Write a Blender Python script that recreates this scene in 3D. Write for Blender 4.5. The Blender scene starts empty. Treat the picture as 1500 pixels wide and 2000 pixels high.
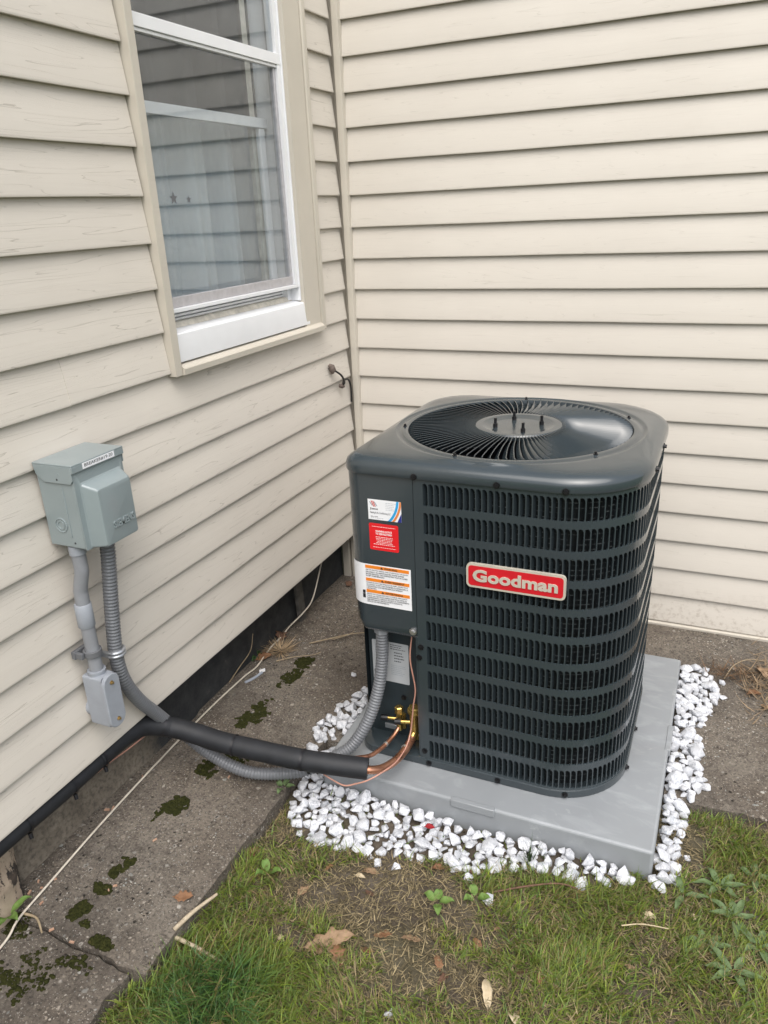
import bpy, bmesh, math, random
import numpy as np
from mathutils import Vector, Matrix, noise as mnoise

# ------------------------------------------------------------------ units
# the place is measured in siding courses: one course is P metres, the lawn soil lies at course height GZ
P = 0.11
GZ = -19.78
def W(x, y, z):
    return Vector((x * P, y * P, (z - GZ) * P))
R = random.Random(7)
rng = np.random.default_rng(11)
sc = bpy.context.scene
col = sc.collection
rad = math.radians

# ------------------------------------------------------------------ camera
cam_d = bpy.data.cameras.new('camera')
cam = bpy.data.objects.new('camera', cam_d)
col.objects.link(cam)
yaw, pitch, roll = -0.430705, 0.375898, -0.047126
fw = Vector((math.sin(yaw) * math.cos(pitch), math.cos(yaw) * math.cos(pitch), -math.sin(pitch)))
r0 = Vector((math.cos(yaw), -math.sin(yaw), 0))
u0 = r0.cross(fw)
rt = r0 * math.cos(roll) + u0 * math.sin(roll)
up = -r0 * math.sin(roll) + u0 * math.cos(roll)
m = Matrix((rt, up, -fw)).transposed().to_4x4()
m.translation = W(12.3089, -24.6429, -5.4952)
cam.matrix_world = m
cam_d.sensor_fit = 'VERTICAL'
cam_d.sensor_height = 24.0
cam_d.sensor_width = 18.0
cam_d.lens = 1493.25 / 2000 * 24.0
cam_d.clip_start = 0.05
cam_d.clip_end = 400
sc.camera = cam

# ------------------------------------------------------------------ sky, sun, exposure (bright overcast)
SUN_EL, SUN_AZ = rad(58), rad(150)          # azimuth clockwise from +Y
world = bpy.data.worlds.new('World')
sc.world = world
world.use_nodes = True
wn = world.node_tree
for n in list(wn.nodes):
    wn.nodes.remove(n)
sky = wn.nodes.new('ShaderNodeTexSky')
sky.sky_type = 'NISHITA'
sky.sun_disc = False
sky.sun_elevation = SUN_EL
sky.sun_rotation = SUN_AZ
sky.air_density = 1.0
sky.dust_density = 4.0
sky.ozone_density = 1.0
hsv = wn.nodes.new('ShaderNodeHueSaturation')
hsv.inputs['Saturation'].default_value = 0.42
bg = wn.nodes.new('ShaderNodeBackground')
bg.inputs['Strength'].default_value = 0.15
wo = wn.nodes.new('ShaderNodeOutputWorld')
wn.links.new(sky.outputs[0], hsv.inputs['Color'])
wn.links.new(hsv.outputs[0], bg.inputs['Color'])
wn.links.new(bg.outputs[0], wo.inputs['Surface'])
sun_d = bpy.data.lights.new('sun', 'SUN')
sun_d.energy = 1.5
sun_d.angle = rad(65)
sun_d.color = (1.0, 0.97, 0.92)
sun = bpy.data.objects.new('sun', sun_d)
col.objects.link(sun)
sdir = Vector((math.sin(SUN_AZ) * math.cos(SUN_EL), math.cos(SUN_AZ) * math.cos(SUN_EL), math.sin(SUN_EL)))
sun.rotation_euler = sdir.to_track_quat('Z', 'Y').to_euler()
sun.location = (3, -3, 5)
vs = sc.view_settings
vs.view_transform = 'Standard'
vs.look = 'None'
vs.gamma = 1.0
vs.use_curve_mapping = False
vs.exposure = 0.56
sc.cycles.max_bounces = 7
sc.cycles.diffuse_bounces = 3
sc.cycles.glossy_bounces = 3
sc.cycles.transmission_bounces = 4
sc.cycles.transparent_max_bounces = 10
sc.cycles.caustics_reflective = False
sc.cycles.caustics_refractive = False

# ------------------------------------------------------------------ materials
class NT:
    def __init__(s, name):
        s.m = bpy.data.materials.new(name)
        s.m.use_nodes = True
        s.t = s.m.node_tree
        s.b = s.t.nodes['Principled BSDF']
        s.out = s.t.nodes['Material Output']
        s.pos = s.t.nodes.new('ShaderNodeNewGeometry').outputs['Position']
    def n(s, typ, **kw):
        nd = s.t.nodes.new(typ)
        for k, v in kw.items():
            setattr(nd, k, v)
        return nd
    def l(s, a, b):
        s.t.links.new(a, b)
    def mapping(s, scale, rot=(0, 0, 0), src=None):
        mp = s.n('ShaderNodeMapping')
        mp.inputs['Scale'].default_value = scale
        mp.inputs['Rotation'].default_value = rot
        s.l(src or s.pos, mp.inputs['Vector'])
        return mp.outputs[0]
    def noise(s, scale, detail=4, vec=None, rough=.55, dist=0):
        nd = s.n('ShaderNodeTexNoise')
        nd.inputs['Scale'].default_value = scale
        nd.inputs['Detail'].default_value = detail
        nd.inputs['Roughness'].default_value = rough
        nd.inputs['Distortion'].default_value = dist
        s.l(vec or s.pos, nd.inputs['Vector'])
        return nd.outputs['Fac']
    def vor(s, scale, vec=None, feature='F1', out='Distance', rnd=1):
        nd = s.n('ShaderNodeTexVoronoi', feature=feature)
        nd.inputs['Scale'].default_value = scale
        nd.inputs['Randomness'].default_value = rnd
        s.l(vec or s.pos, nd.inputs['Vector'])
        return nd.outputs[out]
    def ramp(s, fac, stops, interp='LINEAR'):
        nd = s.n('ShaderNodeValToRGB')
        cr = nd.color_ramp
        cr.interpolation = interp
        while len(cr.elements) < len(stops):
            cr.elements.new(.5)
        for e, (p, c) in zip(cr.elements, stops):
            e.position = p
            e.color = (*c, 1) if isinstance(c, (tuple, list)) else (c, c, c, 1)
        s.l(fac, nd.inputs[0])
        return nd.outputs[0]
    def mix(s, fac, a, b, mode='MIX'):
        nd = s.n('ShaderNodeMix', data_type='RGBA', blend_type=mode)
        for sock, v in ((nd.inputs[0], fac), (nd.inputs[6], a), (nd.inputs[7], b)):
            if isinstance(v, bpy.types.NodeSocket):
                s.l(v, sock)
            elif isinstance(v, (int, float)):
                sock.default_value = v
            else:
                sock.default_value = (*v, 1)
        return nd.outputs[2]
    def math(s, op, a, b=None):
        nd = s.n('ShaderNodeMath', operation=op)
        for i, v in enumerate((a, b)):
            if v is None:
                continue
            if isinstance(v, bpy.types.NodeSocket):
                s.l(v, nd.inputs[i])
            else:
                nd.inputs[i].default_value = v
        return nd.outputs[0]
    def bump(s, h, strength=.3, dist=.002):
        nd = s.n('ShaderNodeBump')
        nd.inputs['Strength'].default_value = strength
        nd.inputs['Distance'].default_value = dist
        s.l(h, nd.inputs['Height'])
        s.l(nd.outputs[0], s.b.inputs['Normal'])
    def color(s, c):
        if isinstance(c, bpy.types.NodeSocket):
            s.l(c, s.b.inputs['Base Color'])
        else:
            s.b.inputs['Base Color'].default_value = (*c, 1)
    def setv(s, **kw):
        for k, v in kw.items():
            k = k.replace('_', ' ')
            if isinstance(v, bpy.types.NodeSocket):
                s.l(v, s.b.inputs[k])
            else:
                s.b.inputs[k].default_value = v

def simple(name, c, rough=.5, metal=0, var=.12, vscale=20, bump=0, bscale=200, coat=0, spec=.5, rvar=0.0):
    t = NT(name)
    f = t.noise(vscale, 5)
    lo = tuple(max(0, v * (1 - var)) for v in c)
    hi = tuple(min(1, v * (1 + var)) for v in c)
    t.color(t.ramp(f, [(.3, lo), (.7, hi)]))
    t.setv(Roughness=rough, Metallic=metal)
    t.b.inputs['Specular IOR Level'].default_value = spec
    if rvar:
        t.setv(Roughness=t.ramp(t.noise(vscale * .7, 4), [(.3, rough - rvar), (.7, rough + rvar)]))
    if coat:
        t.b.inputs['Coat Weight'].default_value = coat
        t.b.inputs['Coat Roughness'].default_value = .12
    if bump:
        t.bump(t.noise(bscale, 4), bump, .001)
    return t.m

def siding_mat(name, axis):
    t = NT(name)
    along = (lambda a, z: (1, a, z)) if axis == 'y' else (lambda a, z: (a, 1, z))
    k = 1.0 if axis == 'y' else .45
    f = t.noise(1.0, 3, t.mapping(along(.95, 21)), .42, .18)
    g = t.math('FRACT', t.math('MULTIPLY', f, 15.0))
    line = t.ramp(g, [(0, 0.0), (.07, 1.0), (1.0, 1.0)])
    brk = t.ramp(t.noise(1.0, 3, t.mapping(along(3, 60))), [(.34, 0), (.55, 1)])
    fine = t.noise(1.0, 4, t.mapping(along(9, 210)), .65)
    h = t.math('ADD', t.mix(brk, (1, 1, 1), line), t.math('MULTIPLY', fine, .6))
    base = t.ramp(t.noise(1.6, 5), [(.25, (.572, .530, .470)), (.75, (.630, .589, .528))])
    base = t.mix(t.ramp(fine, [(.3, .0), (.8, .12)]), base, (.42, .385, .33))
    lc = t.mix(.50 * k, base, (.25, .22, .185))
    inv = t.math('MULTIPLY', t.math('SUBTRACT', 1.0, line), brk)
    c = t.mix(inv, base, lc)
    sm = t.ramp(t.noise(7, 6, None, .7), [(.60, 0), (.85, .16)])
    c = t.mix(sm, c, (.46, .41, .34))
    # splash dirt on the lowest courses
    sep = t.n('ShaderNodeSeparateXYZ')
    t.l(t.pos, sep.inputs[0])
    low = t.math('MULTIPLY', t.ramp(sep.outputs[2], [(0.06, 1), (.26, 0)]), t.ramp(t.noise(45, 5, None, .7), [(.50, 0), (.7, .8)]))
    c = t.mix(low, c, (.27, .22, .17))
    t.color(c)
    t.setv(Roughness=.46)
    t.b.inputs['Specular IOR Level'].default_value = .4
    t.bump(h, .45 * (1 if axis == 'y' else .6), .0010)
    return t.m

MT = {}
MT['siding_left'] = siding_mat('siding_left', 'y')
MT['siding_back'] = siding_mat('siding_back', 'x')
MT['trim'] = simple('beige_trim', (.54, .50, .43), .38, var=.06, vscale=3)
MT['white'] = simple('white_vinyl', (.80, .81, .83), .35, var=.04, vscale=6)
MT['white_dirty'] = simple('dirty_cream_sill', (.66, .62, .54), .5, var=.22, vscale=40)
MT['alu'] = simple('dull_aluminium', (.50, .49, .51), .42, metal=.35, var=.10, vscale=60, rvar=.1)
MT['dark_gap'] = simple('dark_gap', (.03, .028, .027), .9)
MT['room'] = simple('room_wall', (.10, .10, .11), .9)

def curtain_mat():
    t = NT('curtain_cloth')
    t.color(t.ramp(t.noise(2.2, 3, t.mapping((1, 5, .6))), [(.3, (.43, .50, .55)), (.7, (.66, .71, .74))]))
    t.setv(Roughness=.9)
    t.b.inputs['Transmission Weight'].default_value = 0
    return t.m
MT['curtain'] = curtain_mat()

def glass_mat():
    t = NT('window_glass')
    t.t.nodes.remove(t.b)
    fr = t.n('ShaderNodeLayerWeight')
    # Fresnel share of one surface of the pane by the angle it is seen at
    k = t.ramp(fr.outputs['Facing'], [(0, .043), (.5, .10), (.72, .24), (.88, .52), (1, 1)])
    tr = t.n('ShaderNodeBsdfTransparent')
    tr.inputs[0].default_value = (.93, .95, .96, 1)
    gl = t.n('ShaderNodeBsdfGlossy')
    gl.inputs['Roughness'].default_value = .015
    gl.inputs['Color'].default_value = (.95, .97, 1, 1)
    df = t.n('ShaderNodeBsdfDiffuse')
    df.inputs['Color'].default_value = (.6, .6, .58, 1)
    mx = t.n('ShaderNodeMixShader')
    t.l(k, mx.inputs[0]); t.l(tr.outputs[0], mx.inputs[1]); t.l(gl.outputs[0], mx.inputs[2])
    dirt = t.ramp(t.noise(14, 6, t.mapping((1, 1, .35)), .7), [(.4, .01), (.8, .06)])
    m2 = t.n('ShaderNodeMixShader')
    t.l(dirt, m2.inputs[0]); t.l(mx.outputs[0], m2.inputs[1]); t.l(df.outputs[0], m2.inputs[2])
    t.l(m2.outputs[0], t.out.inputs['Surface'])
    return t.m
MT['glass'] = glass_mat()

def ac_paint():
    t = NT('slate_grey_enamel')
    f = t.noise(5, 4)
    c = t.ramp(f, [(.3, (.030, .041, .048)), (.7, (.036, .048, .055))])
    dust = t.ramp(t.noise(30, 6, None, .7), [(.5, 0), (.95, .05)])
    t.color(t.mix(dust, c, (.13, .135, .13)))
    t.setv(Roughness=t.ramp(t.noise(18, 4), [(.3, .20), (.7, .26)]))
    t.b.inputs['Specular IOR Level'].default_value = .55
    t.b.inputs['Coat Weight'].default_value = .5
    t.b.inputs['Coat Roughness'].default_value = .12
    t.bump(t.noise(420, 2), .05, .0005)
    return t.m
MT['ac'] = ac_paint()
MT['ac_dark'] = simple('dark_slate_panel', (.022, .032, .038), .42, var=.15)
MT['ac_black'] = simple('fan_black', (.012, .013, .018), .3, var=.1)
def coil_mat():
    t = NT('coil_fins')
    sep = t.n('ShaderNodeSeparateXYZ')
    t.l(t.pos, sep.inputs[0])
    g = t.math('FRACT', t.math('MULTIPLY', sep.outputs[2], 75.0))
    ln = t.ramp(g, [(0, 1), (.16, 1), (.22, 0), (1, 0)])
    br = t.ramp(t.noise(60, 3), [(.45, 0), (.62, 1)])
    t.color(t.mix(t.math('MULTIPLY', ln, br), (.010, .013, .016), (.16, .18, .19)))
    t.setv(Roughness=.5, Metallic=.3)
    return t.m
MT['coil'] = coil_mat()
MT['screw_black'] = simple('black_screw', (.015, .015, .017), .35, metal=.4)
MT['screw_zinc'] = simple('zinc_screw', (.55, .55, .56), .3, metal=.9)
MT['screw_brass'] = simple('yellow_zinc_screw', (.50, .36, .16), .3, metal=.9)
MT['red'] = simple('badge_red', (.56, .012, .022), .35, var=.06)
MT['badge_silver'] = simple('badge_silver', (.62, .575, .49), .34, metal=.25, var=.05)
MT['film'] = simple('clear_film', (.75, .72, .72), .2)
MT['paper'] = simple('white_label', (.80, .81, .84), .4, var=.03)
MT['paper_grey'] = simple('silver_label', (.46, .48, .50), .4, var=.05)
MT['ink'] = simple('black_ink', (.02, .02, .025), .5)
MT['ink_grey'] = simple('grey_ink', (.28, .31, .36), .5)
MT['ink_white'] = simple('white_ink', (.86, .78, .78), .5)
MT['orange'] = simple('orange_band', (.78, .23, .02), .4, var=.05)
MT['label_red'] = simple('red_label', (.70, .012, .018), .38, var=.05)
MT['cyan'] = simple('blue_stripe', (.02, .33, .68), .4)
MT['orange2'] = simple('orange_stripe', (.70, .22, .06), .4)
MT['navy'] = simple('navy_corner', (.02, .03, .22), .4)
MT['logo_red'] = simple('logo_red', (.55, .06, .04), .4)
MT['box_grey'] = simple('grey_box_enamel', (.245, .29, .30), .34, var=.05, vscale=10, coat=.25, rvar=.06)
MT['pvc'] = simple('grey_pvc', (.245, .255, .275), .5, var=.08, vscale=25)
MT['pvc_light'] = simple('light_grey_pvc', (.30, .322, .36), .48, var=.06, vscale=25)
MT['clip'] = simple('dark_grey_clip', (.13, .135, .145), .5)
MT['flex'] = simple('grey_flexible_conduit', (.150, .157, .170), .42, var=.10, vscale=12, coat=.2)
MT['zinc'] = simple('zinc_strap', (.45, .47, .50), .35, metal=.7)
MT['foam'] = simple('black_foam', (.012, .0135, .017), .6, var=.25, vscale=30, bump=.25, bscale=320)
MT['tie'] = simple('black_tie', (.01, .01, .013), .35)
def copper_mat():
    t = NT('copper_pipe')
    f = t.noise(22, 5, None, .6)
    c = t.ramp(f, [(.3, (.20, .095, .06)), (.5, (.55, .27, .17)), (.75, (.70, .37, .25))])
    t.color(c)
    t.setv(Metallic=.9, Roughness=t.ramp(t.noise(30, 4), [(.3, .22), (.7, .42)]))
    return t.m
MT['copper'] = copper_mat()
MT['copper_wire'] = simple('brown_wire', (.48, .25, .19), .4, var=.1)
MT['brass'] = simple('brass', (.52, .36, .11), .28, metal=.9, var=.15, rvar=.08)
MT['solder'] = simple('solder', (.62, .60, .58), .3, metal=.8)
MT['wire_white'] = simple('white_wire', (.62, .56, .47), .5, var=.15, vscale=30)
MT['black_cable'] = simple('black_cable', (.015, .015, .016), .4)
MT['sealant'] = simple('brown_sealant', (.13, .10, .085), .8, var=.3, vscale=60)

def pad_mat():
    t = NT('grey_plastic_pad')
    c = t.ramp(t.noise(4, 5), [(.3, (.245, .260, .275)), (.7, (.285, .302, .318))])
    sme = t.ramp(t.noise(6, 8, t.mapping((1, 2.2, 1), (0, 0, .5)), .62, 1.2), [(.50, 0), (.72, .7)])
    c = t.mix(sme, c, (.365, .385, .405))
    sp = t.ramp(t.noise(9, 7, None, .7), [(.62, 0), (.70, .6)])
    c = t.mix(sp, c, (.46, .48, .49))
    brn = t.ramp(t.noise(5, 6), [(.55, 0), (.8, .25)])
    c = t.mix(brn, c, (.22, .20, .18))
    t.color(c)
    t.setv(Roughness=t.ramp(t.noise(12, 5), [(.3, .36), (.7, .52)]))
    t.bump(t.noise(260, 3), .06, .0006)
    return t.m
MT['pad'] = pad_mat()

def concrete_mat(name, brown):
    t = NT(name)
    f = t.noise(2.6, 9, None, .66)
    c = t.ramp(f, [(.30, (.068, .059, .050)), (.45, (.128, .111, .093)), (.58, (.185, .163, .137)), (.75, (.26, .232, .196))])
    c = t.mix(t.ramp(t.noise(1.5, 6, None, .6), [(.42, 0), (.60, brown)]), c, (.128, .100, .075))
    mid = t.noise(38, 5, None, .7)
    c = t.mix(t.ramp(mid, [(.30, .75), (.48, 0)]), c, (.055, .047, .040))
    c = t.mix(t.ramp(mid, [(.56, 0), (.75, .5)]), c, (.30, .265, .215))
    fine = t.noise(150, 4, None, .75)
    c = t.mix(t.ramp(fine, [(.34, .8), (.52, 0)]), c, (.030, .026, .023))
    dens = t.ramp(t.noise(6, 4), [(.38, .25), (.62, 1)])
    am = None
    warp = t.n('ShaderNodeVectorMath', operation='ADD')
    wn_ = t.n('ShaderNodeTexNoise')
    wn_.inputs['Scale'].default_value = 60
    t.l(t.pos, wn_.inputs['Vector'])
    ws = t.n('ShaderNodeVectorMath', operation='SCALE')
    ws.inputs['Scale'].default_value = .012
    t.l(wn_.outputs['Color'], ws.inputs[0])
    t.l(t.pos, warp.inputs[0]); t.l(ws.outputs[0], warp.inputs[1])
    for scl, thr, r0_, amt in ((48, .84, .28, .9), (100, .72, .32, .85), (240, .66, .36, .85)):
        dd = t.vor(scl, warp.outputs[0], 'F1', 'Distance')
        cc = t.vor(scl, warp.outputs[0], 'F1', 'Color')
        sp_ = t.n('ShaderNodeSeparateColor')
        t.l(cc, sp_.inputs[0])
        a_ = t.math('MULTIPLY', t.math('MULTIPLY', t.ramp(dd, [(r0_ - .08, 1), (r0_ + .06, 0)]), t.ramp(sp_.outputs[0], [(thr, 0), (thr + .06, 1)])), dens)
        c = t.mix(t.math('MULTIPLY', a_, amt), c, t.ramp(sp_.outputs[1], [(0, (.20, .165, .13)), (.35, (.38, .33, .27)), (.7, (.50, .47, .42)), (1, (.26, .28, .27))]))
        am = a_ if am is None else t.math('MAXIMUM', am, a_)
    pit = t.math('MULTIPLY', t.ramp(t.vor(48, warp.outputs[0]), [(.12, 1), (.22, 0)]), t.ramp(t.noise(9, 4), [(.50, 0), (.58, .9)]))
    c = t.mix(pit, c, (.020, .018, .015))
    t.color(c)
    t.setv(Roughness=.92)
    t.b.inputs['Specular IOR Level'].default_value = .2
    hh = t.math('ADD', t.math('ADD', t.math('MULTIPLY', fine, .5), t.math('MULTIPLY', mid, .8)), t.math('SUBTRACT', t.math('MULTIPLY', am, .5), pit))
    t.bump(hh, .9, .004)
    return t.m
MT['slab'] = concrete_mat('weathered_concrete', .42)
MT['slab_b'] = concrete_mat('weathered_concrete_mossy', .3)

def foundation_mat():
    t = NT('foundation_concrete')
    sep = t.n('ShaderNodeSeparateXYZ')
    t.l(t.pos, sep.inputs[0])
    nz = t.noise(3.5, 6, None, .65)
    yv = t.math('ADD', sep.outputs[1], t.math('MULTIPLY', t.math('SUBTRACT', nz, .5), .55))
    raw = t.ramp(t.noise(14, 7, None, .7), [(.3, (.13, .11, .085)), (.7, (.27, .235, .185))])
    raw = t.mix(t.ramp(t.noise(90, 4), [(.3, .6), (.55, 0)]), raw, (.04, .034, .028))
    tar = t.ramp(t.noise(22, 6, None, .7), [(.35, (.020, .022, .025)), (.66, (.045, .047, .048)), (.8, (.115, .11, .10))])
    fac = t.ramp(yv, [(.0, 0), (1, 1)])
    # tar paint covers the part of the foundation towards the inner corner
    mr = t.n('ShaderNodeMapRange')
    mr.inputs['From Min'].default_value = -1.34
    mr.inputs['From Max'].default_value = -1.26
    t.l(yv, mr.inputs['Value'])
    t.color(t.mix(mr.outputs[0], raw, tar))
    t.setv(Roughness=.85)
    t.bump(t.noise(60, 6, None, .7), .6, .004)
    return t.m
MT['foundation'] = foundation_mat()

def soil_mat():
    t = NT('soil')
    f = t.noise(9, 8, None, .65)
    c = t.ramp(f, [(.28, (.062, .050, .038)), (.5, (.115, .095, .075)), (.74, (.175, .150, .122))])
    sp = t.ramp(t.noise(160, 4, None, .7), [(.3, .7), (.5, 0)])
    c = t.mix(sp, c, (.04, .03, .022))
    gr = t.ramp(t.noise(4, 5), [(.5, 0), (.7, .35)])
    c = t.mix(gr, c, (.10, .105, .04))
    # beyond the yard corner the lawn is seen only as a green sheet
    sep = t.n('ShaderNodeVectorMath', operation='DISTANCE')
    t.l(t.pos, sep.inputs[0])
    sep.inputs[1].default_value = (.9, -1.3, 0)
    far = t.n('ShaderNodeMapRange')
    far.inputs['From Min'].default_value = 1.6
    far.inputs['From Max'].default_value = 2.6
    t.l(sep.outputs['Value'], far.inputs['Value'])
    c = t.mix(far.outputs[0], c, t.ramp(t.noise(40, 5), [(.3, (.035, .06, .015)), (.7, (.085, .12, .04))]))
    t.color(c)
    t.setv(Roughness=.95)
    t.b.inputs['Specular IOR Level'].default_value = .15
    t.bump(t.noise(70, 8, None, .7), .9, .008)
    return t.m
MT['soil'] = soil_mat()

def attr_mat(name, rough=.5, trans=.0, spec=.3):
    t = NT(name)
    a = t.n('ShaderNodeAttribute')
    a.attribute_name = 'tint'
    t.color(a.outputs['Color'])
    t.setv(Roughness=rough)
    t.b.inputs['Specular IOR Level'].default_value = spec
    if trans:
        tl = t.n('ShaderNodeBsdfTranslucent')
        t.l(a.outputs['Color'], tl.inputs['Color'])
        mx = t.n('ShaderNodeMixShader')
        mx.inputs[0].default_value = trans
        t.l(t.b.outputs[0], mx.inputs[1]); t.l(tl.outputs[0], mx.inputs[2])
        t.l(mx.outputs[0], t.out.inputs['Surface'])
    return t.m
MT['grass'] = attr_mat('grass_blade', .45, .3, .35)
MT['straw'] = attr_mat('straw', .7, .15, .2)

def moss_mat():
    t = NT('moss')
    t.color(t.ramp(t.noise(90, 5, None, .7), [(.3, (.016, .019, .006)), (.6, (.038, .040, .012)), (.78, (.085, .075, .025))]))
    t.setv(Roughness=1)
    t.b.inputs['Specular IOR Level'].default_value = .1
    t.bump(t.noise(700, 4), 1, .002)
    return t.m
MT['moss'] = moss_mat()

def stone_mat(name, a, b, v):
    t = NT(name)
    info = t.n('ShaderNodeObjectInfo')
    vec = t.n('ShaderNodeVectorMath', operation='ADD')
    t.l(t.pos, vec.inputs[0]); t.l(info.outputs['Location'], vec.inputs[1])
    f = t.noise(38, 6, vec.outputs[0], .65, 1.0)
    c = t.ramp(f, [(.3, a), (.48, b), (.7, tuple(min(1, x * 1.1) for x in b))])
    vein = t.ramp(t.noise(26, 5, vec.outputs[0], .6, 2.5), [(.46, 0), (.5, v), (.54, 0)])
    c = t.mix(vein, c, (.30, .32, .36))
    dirt = t.ramp(t.noise(55, 5, vec.outputs[0], .7), [(.6, 0), (.78, .3)])
    c = t.mix(dirt, c, (.30, .25, .20))
    c = t.mix(t.ramp(info.outputs['Random'], [(.35, 0), (1, .55)]), c, (.42, .43, .455))
    t.color(c)
    t.setv(Roughness=.62)
    t.bump(t.noise(170, 5, None, .7), .55, .002)
    return t.m
MT['stone'] = stone_mat('white_marble_chip', (.42, .45, .495), (.65, .66, .69), .85)

def leaf_mat(name, a, b):
    t = NT(name)
    t.color(t.ramp(t.noise(60, 5, None, .7), [(.3, a), (.7, b)]))
    t.setv(Roughness=.7)
    t.bump(t.noise(220, 4), .5, .001)
    return t.m
MT['leaf_brown'] = leaf_mat('dry_leaf_brown', (.14, .065, .03), (.27, .14, .07))
MT['leaf_tan'] = leaf_mat('dry_leaf_tan', (.20, .125, .07), (.33, .22, .13))
MT['leaf_pale'] = leaf_mat('dry_leaf_pale', (.42, .33, .20), (.58, .49, .34))
MT['leaf_red'] = leaf_mat('red_leaf', (.22, .006, .012), (.33, .015, .02))
MT['leaf_dark'] = leaf_mat('dry_leaf_dark', (.07, .035, .022), (.16, .085, .05))
MT['weed'] = leaf_mat('weed_green', (.075, .12, .045), (.12, .175, .07))
MT['weed2'] = leaf_mat('weed_yellow_green', (.09, .17, .03), (.14, .22, .05))
MT['twig'] = leaf_mat('dry_twig', (.24, .18, .11), (.40, .32, .21))
MT['stick'] = leaf_mat('weathered_stick', (.28, .22, .15), (.52, .44, .32))
MT['chip'] = leaf_mat('wood_chip', (.36, .20, .13), (.52, .34, .24))
def post_mat():
    t = NT('peeling_painted_wood')
    f = t.noise(16, 7, t.mapping((2.0, 2.0, .7)), .7)
    c = t.ramp(f, [(.47, (.42, .34, .26)), (.52, (.36, .29, .22)), (.545, (.025, .023, .022))], 'LINEAR')
    t.color(t.mix(t.ramp(t.noise(40, 5), [(.4, 0), (.8, .4)]), c, (.20, .14, .10)))
    t.setv(Roughness=.85)
    t.bump(f, .6, .004)
    return t.m
MT['post'] = post_mat()
MT['board'] = simple('grey_old_board', (.085, .080, .072), .85, var=.35, vscale=30)
MT['tape'] = simple('white_tape', (.75, .75, .76), .4)

# ------------------------------------------------------------------ mesh helpers
def empty(name, x, y, z):
    o = bpy.data.objects.new(name, None)
    o.location = W(x, y, z)
    o.empty_display_size = .05
    col.objects.link(o)
    return o
def tag(o, label=None, cat=None, group=None, kind=None):
    if label: o['label'] = label
    if cat: o['category'] = cat
    if group: o['group'] = group
    if kind: o['kind'] = kind
    return o
def root_of(o):
    while o.parent:
        o = o.parent
    return o

class MB:
    """collects verts in course units (world), builds one mesh object"""
    def __init__(s):
        s.v = []
        s.f = []
    def add(s, vs, fs):
        b = len(s.v)
        s.v += [tuple(v) for v in vs]
        s.f += [tuple(i + b for i in f) for f in fs]
        return s
    def box(s, x0, x1, y0, y1, z0, z1):
        return s.add([(x0, y0, z0), (x1, y0, z0), (x1, y1, z0), (x0, y1, z0), (x0, y0, z1), (x1, y0, z1), (x1, y1, z1), (x0, y1, z1)],
                     [(0, 3, 2, 1), (4, 5, 6, 7), (0, 1, 5, 4), (1, 2, 6, 5), (2, 3, 7, 6), (3, 0, 4, 7)])
    def loft(s, rings, cap0=False, cap1=False, closed=True):
        n = len(rings[0])
        vs = [v for r in rings for v in r]
        fs = []
        for i in range(len(rings) - 1):
            for j in range(n if closed else n - 1):
                k = (j + 1) % n
                fs.append((i * n + j, i * n + k, (i + 1) * n + k, (i + 1) * n + j))
        if cap0: fs.append(tuple(reversed(range(n))))
        if cap1: fs.append(tuple(range((len(rings) - 1) * n, len(rings) * n)))
        return s.add(vs, fs)
    def tube(s, path, r, seg=12, caps=True):
        pts = [Vector(p) for p in path]
        n = len(pts)
        rr = r if hasattr(r, '__len__') else [r] * n
        rings = []
        t0 = (pts[1] - pts[0]).normalized()
        ref = Vector((0, 0, 1)) if abs(t0.z) < .9 else Vector((1, 0, 0))
        nrm = t0.cross(ref).normalized()
        for i in range(n):
            t = (pts[min(i + 1, n - 1)] - pts[max(i - 1, 0)])
            if t.length < 1e-9: t = t0
            t.normalize()
            nrm = (nrm - t * nrm.dot(t)).normalized()
            bn = t.cross(nrm)
            rings.append([pts[i] + (nrm * math.cos(2 * math.pi * k / seg) + bn * math.sin(2 * math.pi * k / seg)) * rr[i] for k in range(seg)])
        return s.loft(rings, caps, caps)
    def cyl(s, a, b, r, seg=16, r2=None):
        return s.tube([a, b], [r, r if r2 is None else r2], seg)
    def build(s, name, mat, parent=None, smooth=None, bevel=0, segs=2, origin=None):
        vs = [W(*v) for v in s.v]
        me = bpy.data.meshes.new(name)
        o = bpy.data.objects.new(name, me)
        col.objects.link(o)
        if parent is not None:
            base = root_of(parent).location.copy()
            o.parent = parent
        else:
            if origin is not None:
                base = W(*origin)
            else:
                xs = [v.x for v in vs]; ys = [v.y for v in vs]; zs = [v.z for v in vs]
                base = Vector(((min(xs) + max(xs)) / 2, (min(ys) + max(ys)) / 2, min(zs)))
            o.location = base
        me.from_pydata([v - base for v in vs], [], s.f)
        bm = bmesh.new(); bm.from_mesh(me)
        bmesh.ops.recalc_face_normals(bm, faces=bm.faces)
        bm.to_mesh(me); bm.free()
        me.materials.append(MT[mat] if isinstance(mat, str) else mat)
        if smooth is not None:
            me.polygons.foreach_set('use_smooth', [True] * len(me.polygons))
            me.set_sharp_from_angle(angle=rad(smooth))
        if bevel:
            md = o.modifiers.new('bevel', 'BEVEL')
            md.width = bevel * P
            md.segments = segs
            md.limit_method = 'ANGLE'
            md.angle_limit = rad(40)
            md.harden_normals = False
            me.polygons.foreach_set('use_smooth', [True] * len(me.polygons))
            me.set_sharp_from_angle(angle=rad(50))
        me.update()
        return o

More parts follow.
